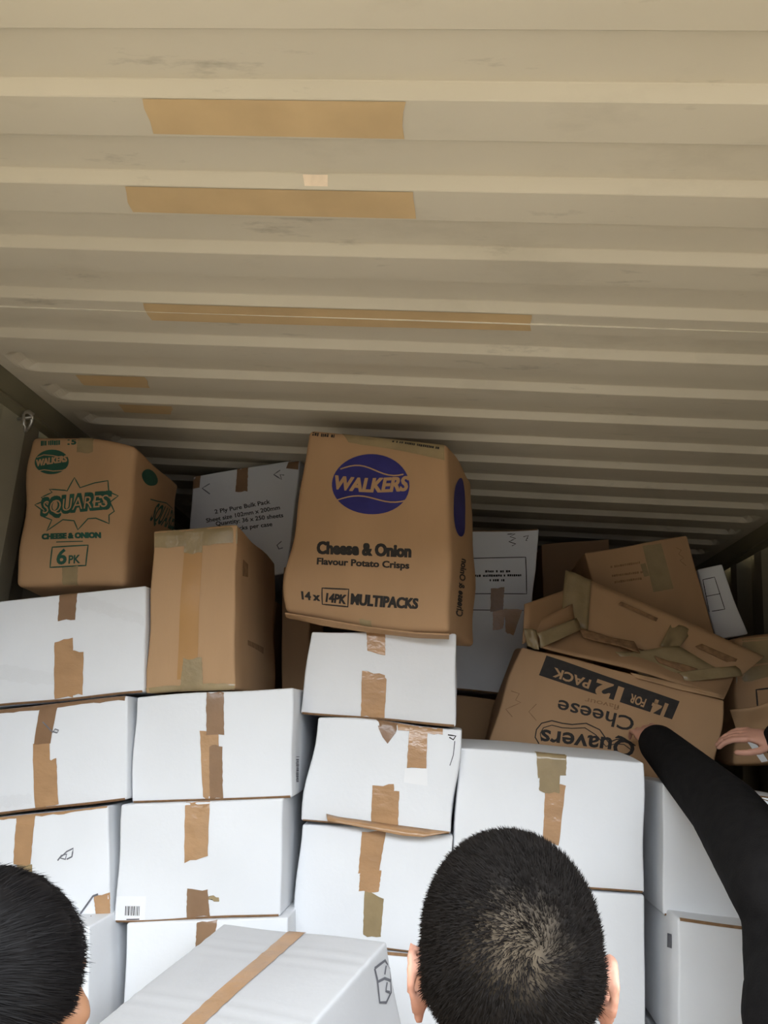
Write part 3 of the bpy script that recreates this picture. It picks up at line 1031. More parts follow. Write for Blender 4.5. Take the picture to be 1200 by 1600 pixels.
b.text('Cheese', (992, 1122), (873, 1093), 22, 'black', 0.012)
b.text('Quavers', (992, 1158), (846, 1140), 26, 'black', 0.02)
b.polyline('printed_line', [(992, 1165), (978, 1156), (962, 1155), (950, 1160), (936, 1140), (915, 1130), (893, 1132), (878, 1130), (862, 1126), (846, 1130), (838, 1140), (836, 1152), (842, 1162)], 2, 'black')
b.polyline('printed_line', [(986, 1172), (974, 1163), (960, 1162), (946, 1166), (930, 1148), (913, 1137), (893, 1138), (878, 1137), (862, 1133), (849, 1137), (844, 1146), (846, 1158)], 1.6, 'black')
b.polyline('marker_scribble', [(800, 1080), (812, 1084), (806, 1094), (814, 1098), (790, 1108), (800, 1120)], 1.2, 'kraft_edge')
b.polyline('marker_scribble', [(838, 1100), (826, 1112), (838, 1126)], 1.2, 'kraft_edge')


def panel(parent, name, px, Ys, mt, th=0.004, wob=0.004, label=None, n=8):
    c = [at(x, y, q) for (x, y), q in zip(px, Ys)]
    ph_ = random.uniform(0, 6)
    v = []
    nrm = np.cross(c[1] - c[0], c[3] - c[0])
    nrm /= np.linalg.norm(nrm)
    for j in range(n + 1):
        for i in range(n + 1):
            s, t = i / n, j / n
            p = (c[0] * (1 - s) + c[1] * s) * (1 - t) + (c[3] * (1 - s) + c[2] * s) * t
            v.append(p + nrm * wob * math.sin(s * 7 + ph_) * math.sin(t * 4 + ph_ * 2))
    f = [(j * (n + 1) + i, j * (n + 1) + i + 1, (j + 1) * (n + 1) + i + 1, (j + 1) * (n + 1) + i) for j in range(n) for i in range(n)]
    o = link_mesh(name, v, f, mt, parent, True)
    o.modifiers.new('thick', 'SOLIDIFY').thickness = th
    if label:
        o['label'] = label
    return o


P_ = OPN.o
panel(P_, 'side_flap', [(819, 944), (882, 922), (892, 972), (816, 1006)], (2.50, 2.66, 2.66, 2.50), 'kraft')
panel(P_, 'side_flap', [(824, 978), (893, 944), (902, 986), (834, 1008)], (2.53, 2.63, 2.62, 2.53), 'kraft')
fo = panel(P_, 'raised_flap', [(898, 896), (1194, 1026), (1158, 1056), (884, 984)], (2.68, 2.66, 2.62, 2.64), 'kraft_pale', 0.005, 0.006)
panel(P_, 'front_flap', [(880, 976), (1150, 1050), (1132, 1090), (824, 1004)], (2.66, 2.64, 2.51, 2.51), 'kraft', 0.005, 0.010)
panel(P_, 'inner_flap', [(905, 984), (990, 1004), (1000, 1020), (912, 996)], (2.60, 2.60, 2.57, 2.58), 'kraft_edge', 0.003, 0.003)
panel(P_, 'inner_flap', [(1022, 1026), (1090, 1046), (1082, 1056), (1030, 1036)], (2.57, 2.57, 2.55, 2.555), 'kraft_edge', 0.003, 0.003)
panel(P_, 'front_flap', [(985, 1052), (1128, 1086), (1130, 1094), (1000, 1062)], (2.505, 2.505, 2.49, 2.49), 'kraft_pale', 0.004, 0.004)
for q, Ys in (([(884, 890), (924, 906), (918, 986), (876, 972)], (2.66, 2.66, 2.62, 2.62)),
              ([(1050, 972), (1082, 986), (1056, 1018), (1030, 1010)], (2.655, 2.655, 2.62, 2.62)),
              ([(838, 990), (900, 966), (908, 984), (846, 1012)], (2.50, 2.60, 2.59, 2.50)),
              ([(960, 1020), (1060, 1010), (1120, 1044), (1010, 1060)], (2.555, 2.60, 2.58, 2.53)),
              ([(1060, 1050), (1150, 1040), (1160, 1056), (1070, 1066)], (2.54, 2.60, 2.59, 2.53)),
              ([(818, 982), (838, 984), (842, 1016), (824, 1010)], (2.492, 2.492, 2.488, 2.488))):
    panel(P_, 'parcel_tape', q, Ys, 'tape_tan', 0.0012, 0.006)
for q, Ys in (([(1086, 1010), (1096, 1006), (1152, 1030), (1146, 1040)], (2.630, 2.632, 2.632, 2.625)),
              ([(966, 944), (970, 940), (1028, 966), (1025, 971)], (2.652, 2.652, 2.648, 2.648))):
    panel(P_, 'printed_bar', q, Ys, 'kraft_edge', 0.001, 0.0)

b = Carton('brown_carton', 'crumpled brown carton with loose tape at the right edge',
           [(1150, 1000), (1268, 985), (1272, 1195), (1148, 1192)], 2.72, 0.30, 'kraft', 0.010, 0.01, 0.006, n=12)
b.tape([(1150, 1048), (1240, 1030), (1240, 1050), (1150, 1068)], 'tape_tan', 0.0014)
b.patch('parcel_tape', [(1146, 1002), (1260, 988), (1262, 1030), (1150, 1040)], 'tape_tan', 0.001, 8, 4)
b.polyline('printed_frame', [(1180, 1078), (1230, 1072), (1232, 1100), (1182, 1106)], 3, 'black', closed=True)
b.patch('clear_tape', [(1160, 1150), (1172, 1150), (1200, 1190), (1190, 1192)], 'paper_glint', 0.002, 3, 6)
panel(b.o, 'torn_flap', [(1142, 1110), (1250, 1085), (1260, 1130), (1150, 1150)], (2.66, 2.66, 2.69, 2.69), 'kraft_pale', 0.004, 0.012)

# --- tilted carton in front, its top ridged
R_ = np.array([[0.891, 0.394, -0.225], [-0.443, 0.862, -0.247], [0.096, 0.32, 0.943]])
u_, _, vt_ = np.linalg.svd(R_)
R_ = u_ @ vt_
Pc = at(605, 1470, 1.74)
Lw, Ld, Lh = 0.405, 0.50, 0.30
e1, e2, e3 = -R_[:, 0] * Lw, -R_[:, 1] * Ld, -R_[:, 2] * Lh
TRb, TLb = Pc, Pc + e1
cs = [TLb + e2 + e3, TRb + e2 + e3, TRb + e2, TLb + e2, TLb + e3, TRb + e3, TRb, TLb]


def ridged(q, dim):
    u = q / dim
    q = q.copy()
    tp = np.clip((u[:, 2] - 0.9) / 0.1, 0, 1)
    q[:, 2] += tp * 0.0012 * np.sin(u[:, 1] * 95) * np.clip(np.sin(u[:, 1] * 17), 0, 1) * 0.8
    return q


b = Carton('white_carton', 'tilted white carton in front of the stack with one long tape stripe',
           None, 0, 0, 'shaded_white', 0.006, 0.004, corners=cs, warp=ridged, n=70, group=W_)
W, D, H = b.dim
b.patch('parcel_tape', None, 'tape', 0.0022, 4, 60, st=[(W * 0.43, H + D), (W * 0.535, H + D), (W * 0.535, H - 0.05), (W * 0.43, H - 0.05)])


def rstroke(pts, wd):
    out = []
    pts = [np.array(p) for p in pts]
    n = len(pts)
    for i in range(n):
        t = pts[min(i + 1, n - 1)] - pts[max(i - 1, 0)]
        t = t / np.linalg.norm(t)
        k = np.array([-t[1], t[0]]) * wd / 2
        out += [pts[i] - k, pts[i] + k]
    b.decal('marker_scribble', out, [(2 * i, 2 * i + 2, 2 * i + 3, 2 * i + 1) for i in range(n - 1)], 'grey_ink', 0.001)


for pl in ([(585, 1513), (602, 1500), (616, 1508), (612, 1550), (604, 1566), (594, 1566), (590, 1530), (585, 1513)],
           [(590, 1534), (602, 1528), (612, 1532)], [(604, 1508), (602, 1522)], [(606, 1534), (604, 1548), (610, 1550)]):
    rstroke(b.st(pl, 'right'), 0.005)
FRONT = b
# the carton it rests on, and the lower courses of the stacks down to the floor
low = min(c[2] for c in cs)


def plain(label, x0, x1, y0, y1, z0, z1, mt='white'):
    c = [(x0, y0, z0), (x1, y0, z0), (x1, y0, z1), (x0, y0, z1), (x0, y1, z0), (x1, y1, z0), (x1, y1, z1), (x0, y1, z1)]
    nm = 'white_carton' if mt.startswith('white') else 'brown_carton'
    bx = Carton(nm, label, None, 0, 0, mt, corners=c, n=5, group='lower courses of the stack')
    Wd, Dd, Hd = bx.dim
    bx.patch('parcel_tape', None, 'tape', 0.0012, 4, 8, st=[(Wd * .46, Hd + .05), (Wd * .56, Hd + .05), (Wd * .56, Hd - .07), (Wd * .46, Hd - .07)])
    bx.patch('parcel_tape', None, 'tape', 0.0012, 4, 8, st=[(Wd * .46, .07), (Wd * .56, .07), (Wd * .56, -.01), (Wd * .46, -.01)])
    return bx


def column(what, x0, x1, y0, y1, ztop, n, mt='white'):
    h = ztop / n
    for i in range(n):
        lv = ('first', 'second', 'third', 'fourth')[i]
        plain('%s carton, %s from the floor, %s' % ('white' if mt.startswith('white') else 'brown', lv, what),
              x0, x1, y0, y1, i * h, (i + 1) * h - 0.002, mt)


# ------------------------------------------------------------------ people
def rotm(rx=0, ry=0, rz=0):
    return np.array(Euler((math.radians(rx), math.radians(ry), math.radians(rz)), 'XYZ').to_matrix())


class Clay:
    """closed lumps that are fused into one continuous skin"""

    def __init__(self):
        self.v, self.f = [], []

    def cap(self, p0, p1, r0, r1, n=14):
        p0, p1 = np.array(p0, float), np.array(p1, float)
        d = p1 - p0
        L = np.linalg.norm(d)
        d = d / max(L, 1e-9)
        h = np.array([0, 0, 1.0]) if abs(d[2]) < 0.9 else np.array([1.0, 0, 0])
        u = np.cross(d, h)
        u /= np.linalg.norm(u)
        w_ = np.cross(d, u)
        rings = [(p0 - d * r0 * math.cos(a), r0 * math.sin(a)) for a in np.linspace(0.001, PI / 2, 6)]
        rings += [(p1 + d * r1 * math.sin(a), r1 * math.cos(a)) for a in np.linspace(0, PI / 2 - 0.001, 6)]
        o = len(self.v)
        for c, r in rings:
            for k in range(n):
                a = 2 * PI * k / n
                self.v.append(c + r * (math.cos(a) * u + math.sin(a) * w_))
        for i in range(len(rings) - 1):
            for k in range(n):
                self.f.append((o + i * n + k, o + i * n + (k + 1) % n, o + (i + 1) * n + (k + 1) % n, o + (i + 1) * n + k))
        self.f.append(tuple(o + k for k in range(n))[::-1])
        self.f.append(tuple(o + (len(rings) - 1) * n + k for k in range(n)))

    def ell(self, c, r, R=None, n=18, m_=12, pw=1.0):
        R = np.eye(3) if R is None else R
        o = len(self.v)
        c = np.array(c, float)
        for j in range(m_ + 1):
            th = 0.001 + (PI - 0.002) * j / m_
            for k in range(n):
                a = 2 * PI * k / n
                q = np.array([math.sin(th) * math.cos(a), math.sin(th) * math.sin(a), math.cos(th)])
                self.v.append(c + R @ (q * np.array(r)))
        for j in range(m_):
            for k in range(n):
                self.f.append((o + j * n + k, o + (j + 1) * n + k, o + (j + 1) * n + (k + 1) % n, o + j * n + (k + 1) % n))
        self.f.append(tuple(o + k for k in range(n)))
        self.f.append(tuple(o + m_ * n + k for k in range(n))[::-1])

    def fuse(self, name, mt, parent, voxel=0.006, smooth=4):
        o = link_mesh(name, self.v, self.f, mt, None)
        a = o.modifiers.new('fuse', 'REMESH')
        a.mode = 'VOXEL'
        a.voxel_size = voxel
        a.use_smooth_shade = True
        s = o.modifiers.new('soft', 'SMOOTH')
        s.iterations = smooth
        s.factor = 0.5
        dg = bpy.context.evaluated_depsgraph_get()
        me = bpy.data.meshes.new_from_object(o.evaluated_get(dg))
        old = o.data
        o.modifiers.clear()
        o.data = me
        bpy.data.meshes.remove(old)
        me.name = name
        if parent is not None:
            o.parent = parent
            o.matrix_parent_inverse = Matrix.Translation(-Vector(parent.location))
        return o


def head_clay(cl, hc, R, s=1.0, jaw=1.0):
    L = lambda p: hc + R @ (np.array(p, float) * s)
    cl.ell(L((0, -0.008, 0.030)), np.array((0.077, 0.094, 0.088)) * s, R, 28, 18)
    cl.ell(L((0, -0.030, 0.018)), np.array((0.0765, 0.068, 0.074)) * s, R, 24, 16)
    cl.ell(L((0, 0.035, -0.045)), np.array((0.062 * jaw, 0.056, 0.068)) * s, R, 20, 14)
    cl.ell(L((0, 0.066, -0.092)), np.array((0.028, 0.022, 0.022)) * s, R)
    for sx in (-1, 1):
        cl.ell(L((sx * 0.038, 0.066, -0.012)), np.array((0.024, 0.018, 0.020)) * s, R)       # cheek
        cl.cap(L((sx * 0.012, 0.086, 0.030)), L((sx * 0.045, 0.072, 0.028)), 0.010 * s, 0.008 * s)  # brow
        # ear: bowl, rim and lobe
        E = R @ rotm(8, 0, sx * -14)
        ec = L((sx * 0.081, -0.012, -0.012))
        cl.ell(ec, np.array((0.0055, 0.019, 0.030)) * s, E)
        rim = [(sx * 0.006, 0.012, -0.014), (sx * 0.004, 0.016, 0.010), (sx * 0.008, 0.010, 0.028), (sx * 0.013, -0.006, 0.034),
               (sx * 0.016, -0.020, 0.022), (sx * 0.014, -0.021, 0.002), (sx * 0.009, -0.013, -0.018), (sx * 0.005, -0.004, -0.030)]
        rim = [ec + E @ (np.array(p) * s) for p in rim]
        for a, b_ in zip(rim[:-1], rim[1:]):
            cl.cap(a, b_, 0.0050 * s, 0.0050 * s, 10)
        cl.ell(ec + E @ np.array((sx * 0.004, -0.002, -0.033)), np.array((0.0055, 0.009, 0.010)) * s, E)
        cl.ell(L((sx * 0.078, -0.008, -0.010)), np.array((0.014, 0.012, 0.024)) * s, R)
    for sx in (-1, 1):
        cl.ell(L((sx * 0.031, 0.069, 0.010)), np.array((0.017, 0.0125, 0.0135)) * s, R)      # eyelids
    cl.cap(L((0, 0.088, 0.020)), L((0, 0.105, -0.022)), 0.007 * s, 0.012 * s)
    for sx in (-1, 1):
        cl.ell(L((sx * 0.011, 0.096, -0.026)), np.array((0.008, 0.009, 0.007)) * s, R)
    return L


def face_parts(root, hc, R, s=1.0, skin='skin'):
    L = lambda p: hc + R @ (np.array(p, float) * s)
    for sx in (-1, 1):
        c = Clay()
        c.ell(L((sx * 0.031, 0.073, 0.008)), (0.0125, 0.0125, 0.0125), R)
        eo = link_mesh('eye', c.v, c.f, 'eye', root, True)
        c = Clay()
        c.ell(L((sx * 0.031, 0.0845, 0.008)), (0.0055, 0.0018, 0.0055), R)
        link_mesh('iris', c.v, c.f, 'iris', eo, True).matrix_parent_inverse = Matrix.Identity(4)
        eo_i = eo.children[0]
        eo_i.matrix_parent_inverse = eo.matrix_world.inverted() if False else Matrix.Identity(4)
    for dz, r in ((-0.052, 0.0055), (-0.062, 0.0065)):
        c = Clay()
        for sx in (-1, 1):
            c.cap(L((0, 0.088, dz)), L((sx * 0.022, 0.080, -0.057)), r * s, r * s * 0.5)
        link_mesh('lip', c.v, c.f, 'lip', root, True)


def hair(root, body, hc, R, count, length, width, mt_hair, whorl, offset, spread, scale=1.0, whorl_mat=None, whorl_r=0.0, sag=0.0, name='hair', jit=0.18, thin=False):
    me = body.data
    nv = len(me.vertices)
    co = np.empty(nv * 3)
    me.vertices.foreach_get('co', co)
    co = co.reshape(-1, 3)
    no = np.empty(nv * 3)
    me.vertices.foreach_get('normal', no)
    no = no.reshape(-1, 3)
    polys = np.array([tuple(p.vertices) for p in me.polygons if len(p.vertices) == 4])
    loc = (co - hc) @ R / scale
    ln = no @ R

    def scalp(p):
        lim = np.interp(p[:, 1], [-0.11, -0.06, -0.035, -0.010, 0.035, 0.050, 0.070, 0.1], [-0.070, -0.062, -0.055, 0.018, 0.005, 0.040, 0.062, 0.072])
        return (p[:, 2] > lim) & (np.abs(p[:, 0]) < 0.0835) & ~((np.abs(p[:, 0]) > 0.0785) & (p[:, 2] < 0.03) & (p[:, 1] > -0.045)) & (p[:, 2] > -0.08) & (np.linalg.norm(p, axis=1) < 0.16)
    ok = scalp(loc)
    sel = polys[ok[polys].all(1)]
    # cap that carries the colour of the roots
    used = np.unique(sel)
    idx = -np.ones(nv, int)
    idx[used] = np.arange(len(used))
    bump = 1 + 0.25 * np.sin(loc[used] * 140).prod(1)
    tk = (lambda p: np.clip((p[:, 2] + 0.04) / 0.10, 0.15, 1)) if thin else (lambda p: np.ones(len(p)))
    cap = co[used] + no[used] * (offset * bump * tk(loc[used]))[:, None]
    V = [cap]
    Fc = [tuple(q) for q in idx[sel]]
    # strands
    A, B, C_, D_ = (co[sel[:, k]] for k in range(4))
    area = np.linalg.norm(np.cross(C_ - A, D_ - B), axis=1)
    pick = rng.choice(len(sel), count, p=area / area.sum())
    u, t = rng.random((count, 1)), rng.random((count, 1))
    q = sel[pick]
    P0 = (co[q[:, 0]] * (1 - u) + co[q[:, 1]] * u) * (1 - t) + (co[q[:, 3]] * (1 - u) + co[q[:, 2]] * u) * t
    N = no[q].mean(1)
    N /= np.linalg.norm(N, axis=1, keepdims=True)
    wp = hc + R @ (np.array(whorl) * scale)
    dv = P0 - wp
    dist = np.linalg.norm(dv, axis=1)
    out = dv - N * (dv * N).sum(1, keepdims=True)
    out /= np.linalg.norm(out, axis=1, keepdims=True) + 1e-9
    tan = np.cross(N, out)
    sw = np.exp(-dist / 0.05)[:, None]
    fl = out * (1 - 0.3 * sw) + tan * (0.25 + 0.7 * sw)
    fl /= np.linalg.norm(fl, axis=1, keepdims=True)
    if whorl_r:
        keep = rng.random(count) < np.clip(0.42 + 0.58 * dist / whorl_r, 0, 1)
        P0, N, fl, dist = P0[keep], N[keep], fl[keep], dist[keep]
    n = len(P0)
    dr = N * (1 - spread) + fl * spread + rng.normal(0, jit, (n, 3))
    dr /= np.linalg.norm(dr, axis=1, keepdims=True)
    kz = tk((P0 - hc) @ R / scale)[:, None]
    Ls = length * rng.uniform(0.65, 1.1, (n, 1)) * (0.4 + 0.6 * kz)
    side = np.cross(dr, N + rng.normal(0, 0.3, (n, 3)))
    side /= np.linalg.norm(side, axis=1, keepdims=True) + 1e-9
    base = P0 + N * offset * 0.6 * kz
    mid = base + dr * Ls * 0.55
    tip = base + (dr + fl * 0.35 + np.array([0, 0, -sag])) * Ls
    o0 = len(cap)
    S = np.stack([base - side * width, base + side * width, mid + side * width * 0.8, mid - side * width * 0.8, tip], 1).reshape(-1, 3)
    V.append(S)
    i0 = o0 + 5 * np.arange(n)
    Fs = [(i, i + 1, i + 2, i + 3) for i in i0] + [(i + 3, i + 2, i + 4) for i in i0]
    V = np.concatenate(V)
    o = link_mesh(name, V, Fc + Fs, mt_hair, root, True)
    if whorl_mat:
        o.data.materials.append(whorl_mat)
        mi = np.zeros(len(o.data.polygons), int)
        mi[:len(Fc)] = 1
        o.data.polygons.foreach_set('material_index', mi)
    o['kind'] = 'stuff'
    return o


def hand_clay(cl, wrist, R, side=1, curl=25, s=1.0, spread=1.0):
    """right-handed frame: x across towards the thumb * side, y along the fingers, z back of the hand"""
    L = lambda p: wrist + R @ (np.array(p, float) * s * np.array([side, 1, 1]))
    cl.ell(L((0.0, 0.045, 0)), np.array((0.040, 0.050, 0.014)) * s, R)
    cl.cap(L((0, -0.02, 0)), L((0, 0.02, 0)), 0.026 * s, 0.026 * s)
    cl.ell(L((0.020, 0.03, -0.008)), np.array((0.018, 0.030, 0.014)) * s, R)
    for k, (x, ln_) in enumerate(((0.030, 0.072), (0.010, 0.080), (-0.011, 0.074), (-0.031, 0.058))):
        p = L((x, 0.085 - 0.003 * k, 0.002))
        ang = math.radians(curl * 0.5)
        x_ = x * 0.5
        r = 0.0088 - 0.0006 * k * 0.5
        for seg, fr in enumerate((0.45, 0.30, 0.25)):
            d = R @ np.array([x_ * side * spread * 2.0, math.cos(ang), -math.sin(ang)])
            q = p + d / np.linalg.norm(d) * ln_ * fr * s
            cl.cap(p, q, r * s, (r - 0.0006) * s, 10)
            p = q
            r -= 0.0006
            ang += math.radians(curl)
    p = L((0.028, 0.025, -0.006))
    for q, r in (((0.052, 0.055, -0.014), 0.0105), ((0.060, 0.085, -0.020), 0.0095), ((0.058, 0.108, -0.024), 0.0085)):
        q = L(q)
        cl.cap(p, q, r * s, (r - 0.0008) * s, 10)
        p = q


def figure(name, label, J, head, skin, shirt, trousers, voxel=0.006, jaw=1.0, hands=(None, None), sleeve=0.010, sleeve_stop=1.0):
    """J: joints in world space; one continuous body, clothes as children"""
    root = empty(name, (J['pelvis'][0], J['pelvis'][1], 0.0))
    tag(root, label, 'person')
    hc, R = head
    cl = Clay()
    Lh_ = head_clay(cl, hc, R, 1.0, jaw)
    neck0 = Lh_((0, -0.018, -0.045))
    cl.cap(J['neck'], neck0, 0.062, 0.056)
    cl.ell((np.array(J['neck']) + J['chest']) / 2, (0.13, 0.09, 0.13), J['R'])
    cl.ell(J['chest'], (0.155, 0.105, 0.17), J['R'])
    cl.ell((np.array(J['chest']) + J['pelvis']) / 2, (0.135, 0.095, 0.18), J['R'])
    cl.ell(J['pelvis'], (0.16, 0.105, 0.12), J['R'])
    for s_ in 'lr':
        sh, el, wr = (np.array(J[k + s_]) for k in ('sh', 'el', 'wr'))
        cl.cap(np.array(J['neck']) - np.array([0, 0, 0.05]), sh, 0.062, 0.058)
        cl.cap(sh, el, 0.052, 0.040)
        cl.cap(el, wr, 0.041, 0.026)
        HR, curl, hs = J['hand' + s_]
        hand_clay(cl, wr, HR, hs, curl)
        hp, kn, an = (np.array(J[k + s_]) for k in ('hip', 'knee', 'ank'))
        cl.cap(hp, kn, 0.085, 0.054)
        cl.cap(kn, an, 0.056, 0.036)
        cl.cap(an + np.array([0, -0.03, -0.045]), an + J['R'] @ np.array([0, 0.14, -0.05]), 0.032, 0.026)
    body = cl.fuse('body', skin, root, voxel, 3)
    face_parts(root, hc, R)
    # clothes
    c = Clay()
    g = sleeve
    c.ell((np.array(J['neck']) * 0.45 + np.array(J['chest']) * 0.55), (0.145 + g, 0.10 + g, 0.115), J['R'])
    c.ell(J['chest'], (0.165 + g, 0.115 + g, 0.18), J['R'])
    c.ell((np.array(J['chest']) + J['pelvis']) / 2, (0.15 + g, 0.11 + g, 0.20), J['R'])
    c.ell(np.array(J['pelvis']) + np.array([0, 0, .03]), (0.165 + g, 0.115 + g, 0.12), J['R'])
    for s_ in 'lr':
        sh, el, wr = (np.array(J[k + s_]) for k in ('sh', 'el', 'wr'))
        c.cap(np.array(J['neck']) - np.array([0, 0, 0.07]), sh, 0.062 + g, 0.060 + g)
        sgn = -1 if s_ == 'l' else 1
        c.cap(sh * 0.85 + np.array(J['chest']) * 0.15 + np.array([0, 0, -0.03]), (np.array(J['chest']) + J['pelvis']) / 2 + J['R'] @ np.array([sgn * 0.075, 0, 0]), 0.062 + g, 0.080 + g)
        c.cap(sh, el, 0.056 + g * 1.3, 0.048 + g * 1.2)
        c.cap(el, el + (wr - el) * sleeve_stop, 0.048 + g * 1.2, 0.034 + g * 0.8)
    c.fuse('jumper', shirt, root, 0.008, 6)
    c = Clay()
    c.ell(np.array(J['pelvis']), (0.170, 0.118, 0.12), J['R'])
    for s_ in 'lr':
        hp, kn, an = (np.array(J[k + s_]) for k in ('hip', 'knee', 'ank'))
        c.cap(hp, kn, 0.096, 0.068)
        c.cap(kn, an, 0.068, 0.058)
    c.fuse('trousers', trousers, root, 0.010, 5)
    for s_ in 'lr':
        an = np.array(J['ank' + s_])
        c = Clay()
        c.cap(an + J['R'] @ np.array([0, -0.035, -0.042]), an + J['R'] @ np.array([0, 0.10, -0.046]), 0.040, 0.038)
        c.cap(an + J['R'] @ np.array([0, 0.06, -0.05]), an + J['R'] @ np.array([0, 0.16, -0.056]), 0.036, 0.028)
        c.cap(an, an + np.array([0, 0, -0.04]), 0.046, 0.044)
        so = c.fuse('shoe', 'shoe', root, 0.006, 4)
        # flat sole on the floor
        for vtx in so.data.vertices:
            if vtx.co.z < 0.002:
                vtx.co.z = 0.002
    return root, body


def joints(x, y, head_c, yaw=0.0, sh_z=None, arms=None, leg=1.0):
    """standing figure below a given head centre"""
    R = rotm(0, 0, yaw)
    o = np.array([x, y, 0.0])
    W_ = lambda p: o + R @ np.array(p, float)
    zt = head_c[2] - 0.175            # base of neck
    k = (zt - 0.0) / 1.44
    J = {'R': R, 'neck': np.array([head_c[0] * 0.5 + x * 0.5, head_c[1] * 0.6 + y * 0.4 - 0.01, zt])}
    J['chest'] = W_((0, 0, 1.24 * k))
    J['pelvis'] = W_((0, 0, 0.93 * k))
    for s_, sx in (('l', -1), ('r', 1)):
        J['sh' + s_] = W_((sx * 0.175, 0.0, 1.385 * k))
        J['el' + s_] = W_((sx * 0.190, -0.02, 1.10 * k))
        J['wr' + s_] = W_((sx * 0.170, 0.12, 0.90 * k))
        d = J['wr' + s_] - J['el' + s_]
        J['hand' + s_] = (hand_frame(d, R @ np.array([sx * 1.0, 0, 0.2])), 22, -sx if False else (1 if sx < 0 else -1))
        J['hip' + s_] = W_((sx * 0.09, 0, 0.90 * k))
        J['knee' + s_] = W_((sx * 0.10, 0.02, 0.50 * k))
        J['ank' + s_] = W_((sx * 0.11, -0.01, 0.085))
    return J


def hand_frame(d, back):
    """columns: across, along the fingers, back of the hand"""
    y = np.array(d, float)
    y /= np.linalg.norm(y)
    z = np.array(back, float)
    z -= y * (z @ y)
    z /= np.linalg.norm(z)
    return np.stack([np.cross(y, z), y, z], 1)


def whorl_material(c, r):
    m = mat('cropped_hair_roots', (0.012, 0.0095, 0.008), 0.7, 0.3, 60, spec=0.15)
    nt = m.node_tree
    b_ = nt.nodes['Principled BSDF']
    src = b_.inputs['Base Color'].links[0].from_socket
    tc = [n for n in nt.nodes if n.type == 'TEX_COORD'][0]
    vd = nt.nodes.new('ShaderNodeVectorMath')
    vd.operation = 'DISTANCE'
    nt.links.new(tc.outputs['Object'], vd.inputs[0])
    vd.inputs[1].default_value = tuple(c)
    n = nt.nodes.new('ShaderNodeTexNoise')
    n.inputs['Scale'].default_value = 45
    n.inputs['Detail'].default_value = 5
    nt.links.new(tc.outputs['Object'], n.inputs['Vector'])
    ad = nt.nodes.new('ShaderNodeMath')
    ad.operation = 'MULTIPLY_ADD'
    nt.links.new(n.outputs[0], ad.inputs[0])
    ad.inputs[1].default_value = 0.05
    nt.links.new(vd.outputs['Value'], ad.inputs[2])
    mr = nt.nodes.new('ShaderNodeMapRange')
    mr.inputs[1].default_value = 0.028
    mr.inputs[2].default_value = r + 0.028
    mr.inputs[3].default_value = 0.48
    mr.inputs[4].default_value = 0.0
    nt.links.new(ad.outputs[0], mr.inputs[0])
    mx_ = nt.nodes.new('ShaderNodeMix')
    mx_.data_type = 'RGBA'
    nt.links.new(mr.outputs[0], mx_.inputs[0])
    nt.links.new(src, mx_.inputs[6])
    mx_.inputs[7].default_value = (0.19, 0.145, 0.095, 1)
    nt.links.new(mx_.outputs[2], b_.inputs['Base Color'])
    return m


# man in the middle, cropped hair, looking up at the cartons
hc = at(797, 1508, 0.865)
R = rotm(16, -3, -2)
J = joints(hc[0] + 0.01, hc[1] - 0.04, hc)
root, body = figure('person', 'person with cropped dark hair seen from behind, looking up at the cartons', J, (hc, R), 'skin', 'grey_cloth', 'navy', 0.005)
wl = (0.018, -0.088, 0.062)
wm = whorl_material(hc + R @ np.array((0.0, -0.088, 0.068)), 0.048)
hair(root, body, hc, R, 46000, 0.0085, 0.00040, 'hair', wl, 0.0035, 0.55, whorl_mat=wm, whorl_r=0.06, jit=0.27)

# man at the left edge, fuller black hair
hc = at(-42, 1600, 0.76)
R = rotm(12, 2, -20)
J = joints(hc[0], hc[1] - 0.03, hc)
root, body = figure('person', 'person with full black hair at the left edge, seen from behind', J, (hc, R), 'skin_dark', 'navy', 'grey_cloth', 0.005)
hair(root, body, hc, R, 42000, 0.022, 0.00055, 'hair_black', (0.0, -0.075, 0.085), 0.009, 0.86, sag=0.15, jit=0.09, thin=True)

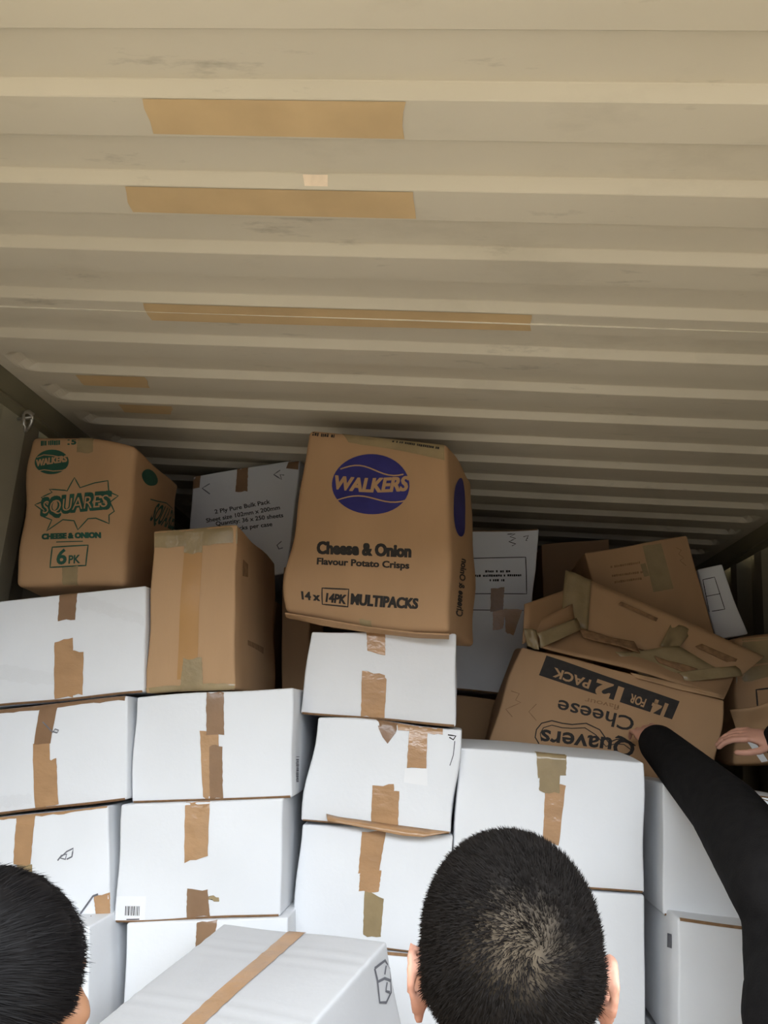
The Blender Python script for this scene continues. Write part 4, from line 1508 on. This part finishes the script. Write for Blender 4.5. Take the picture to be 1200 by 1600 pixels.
# man at the right edge reaching into the stack, black jumper
hc = at(1375, 1215, 1.50)
R = rotm(5, 0, 12)
J = joints(at(1356, 1560, 1.45)[0], 1.45, hc, 4)
J['shl'] = at(1225, 1395, 1.53)
J['ell'] = at(1134, 1268, 1.88)
J['wrl'] = at(1026, 1160, 2.31)
dl = J['wrl'] - J['ell']
J['handl'] = (hand_frame(np.array([-0.15, 0.9, 0.35]), np.array([-0.2, -0.5, 0.9])), 30, 1)
J['wrr'] = at(1222, 1156, 2.22)
J['elr'] = at(1340, 1230, 1.95)
J['handr'] = (hand_frame(np.array([-0.95, 0.22, 0.06]), np.array([0.1, -0.45, 0.9])), 20, -1)
root, body = figure('person', 'person in a black jumper at the right edge reaching into the stack', J, (hc, R), 'skin', 'cloth', 'navy', 0.005,
                    sleeve=0.022, sleeve_stop=0.97)
hair(root, body, hc, R, 16000, 0.012, 0.0006, 'hair', (0.0, -0.08, 0.075), 0.004, 0.6)

# ------------------------------------------------------------------ lower courses out of view
zt = at(700, 1690, YM)[2]
column('under the leaning printed white carton', -0.84, -0.56, 2.66, 2.94, at(300, 925, 2.64)[2] - 0.01, 4, 'kraft')
column('under the tall narrow white carton', 0.02, 0.30, 2.84, 3.10, at(760, 1232, 2.82)[2] - 0.01, 3, 'kraft')
column('under the torn-open carton', 0.32, 0.74, 2.50, 2.76, at(1104, 1266, 2.5)[2] - 0.01, 3, 'kraft')
column('deep behind the leaning carton', 0.38, 0.72, 3.32, 3.70, at(850, 970, 3.3)[2] - 0.01, 4, 'kraft')
lc = min(cs, key=lambda c: c[2])
column('under the tilted carton in front', lc[0] - 0.10, lc[0] + 0.26, lc[1] - 0.06, lc[1] + 0.30, low - 0.004, 2)
column('in the left stack', -1.19, -0.80, 1.87, 2.27, at(0, 1652, 1.86)[2] - 0.01, 3)
column('in the second stack', -0.66, -0.30, 1.99, 2.40, at(300, 1648, 1.99)[2] - 0.01, 3)
column('in the middle stack', -0.24, 0.02, 2.08, 2.44, at(560, 1684, 2.08)[2] - 0.01, 3)
column('in the stack behind the cropped head', 0.03, 0.47, 2.10, 2.42, at(850, 1628, 2.10)[2] - 0.01, 3)
column('in the right stack', 0.53, 0.92, 2.02, 2.42, at(1170, 1668, 2.02)[2] - 0.01, 3)
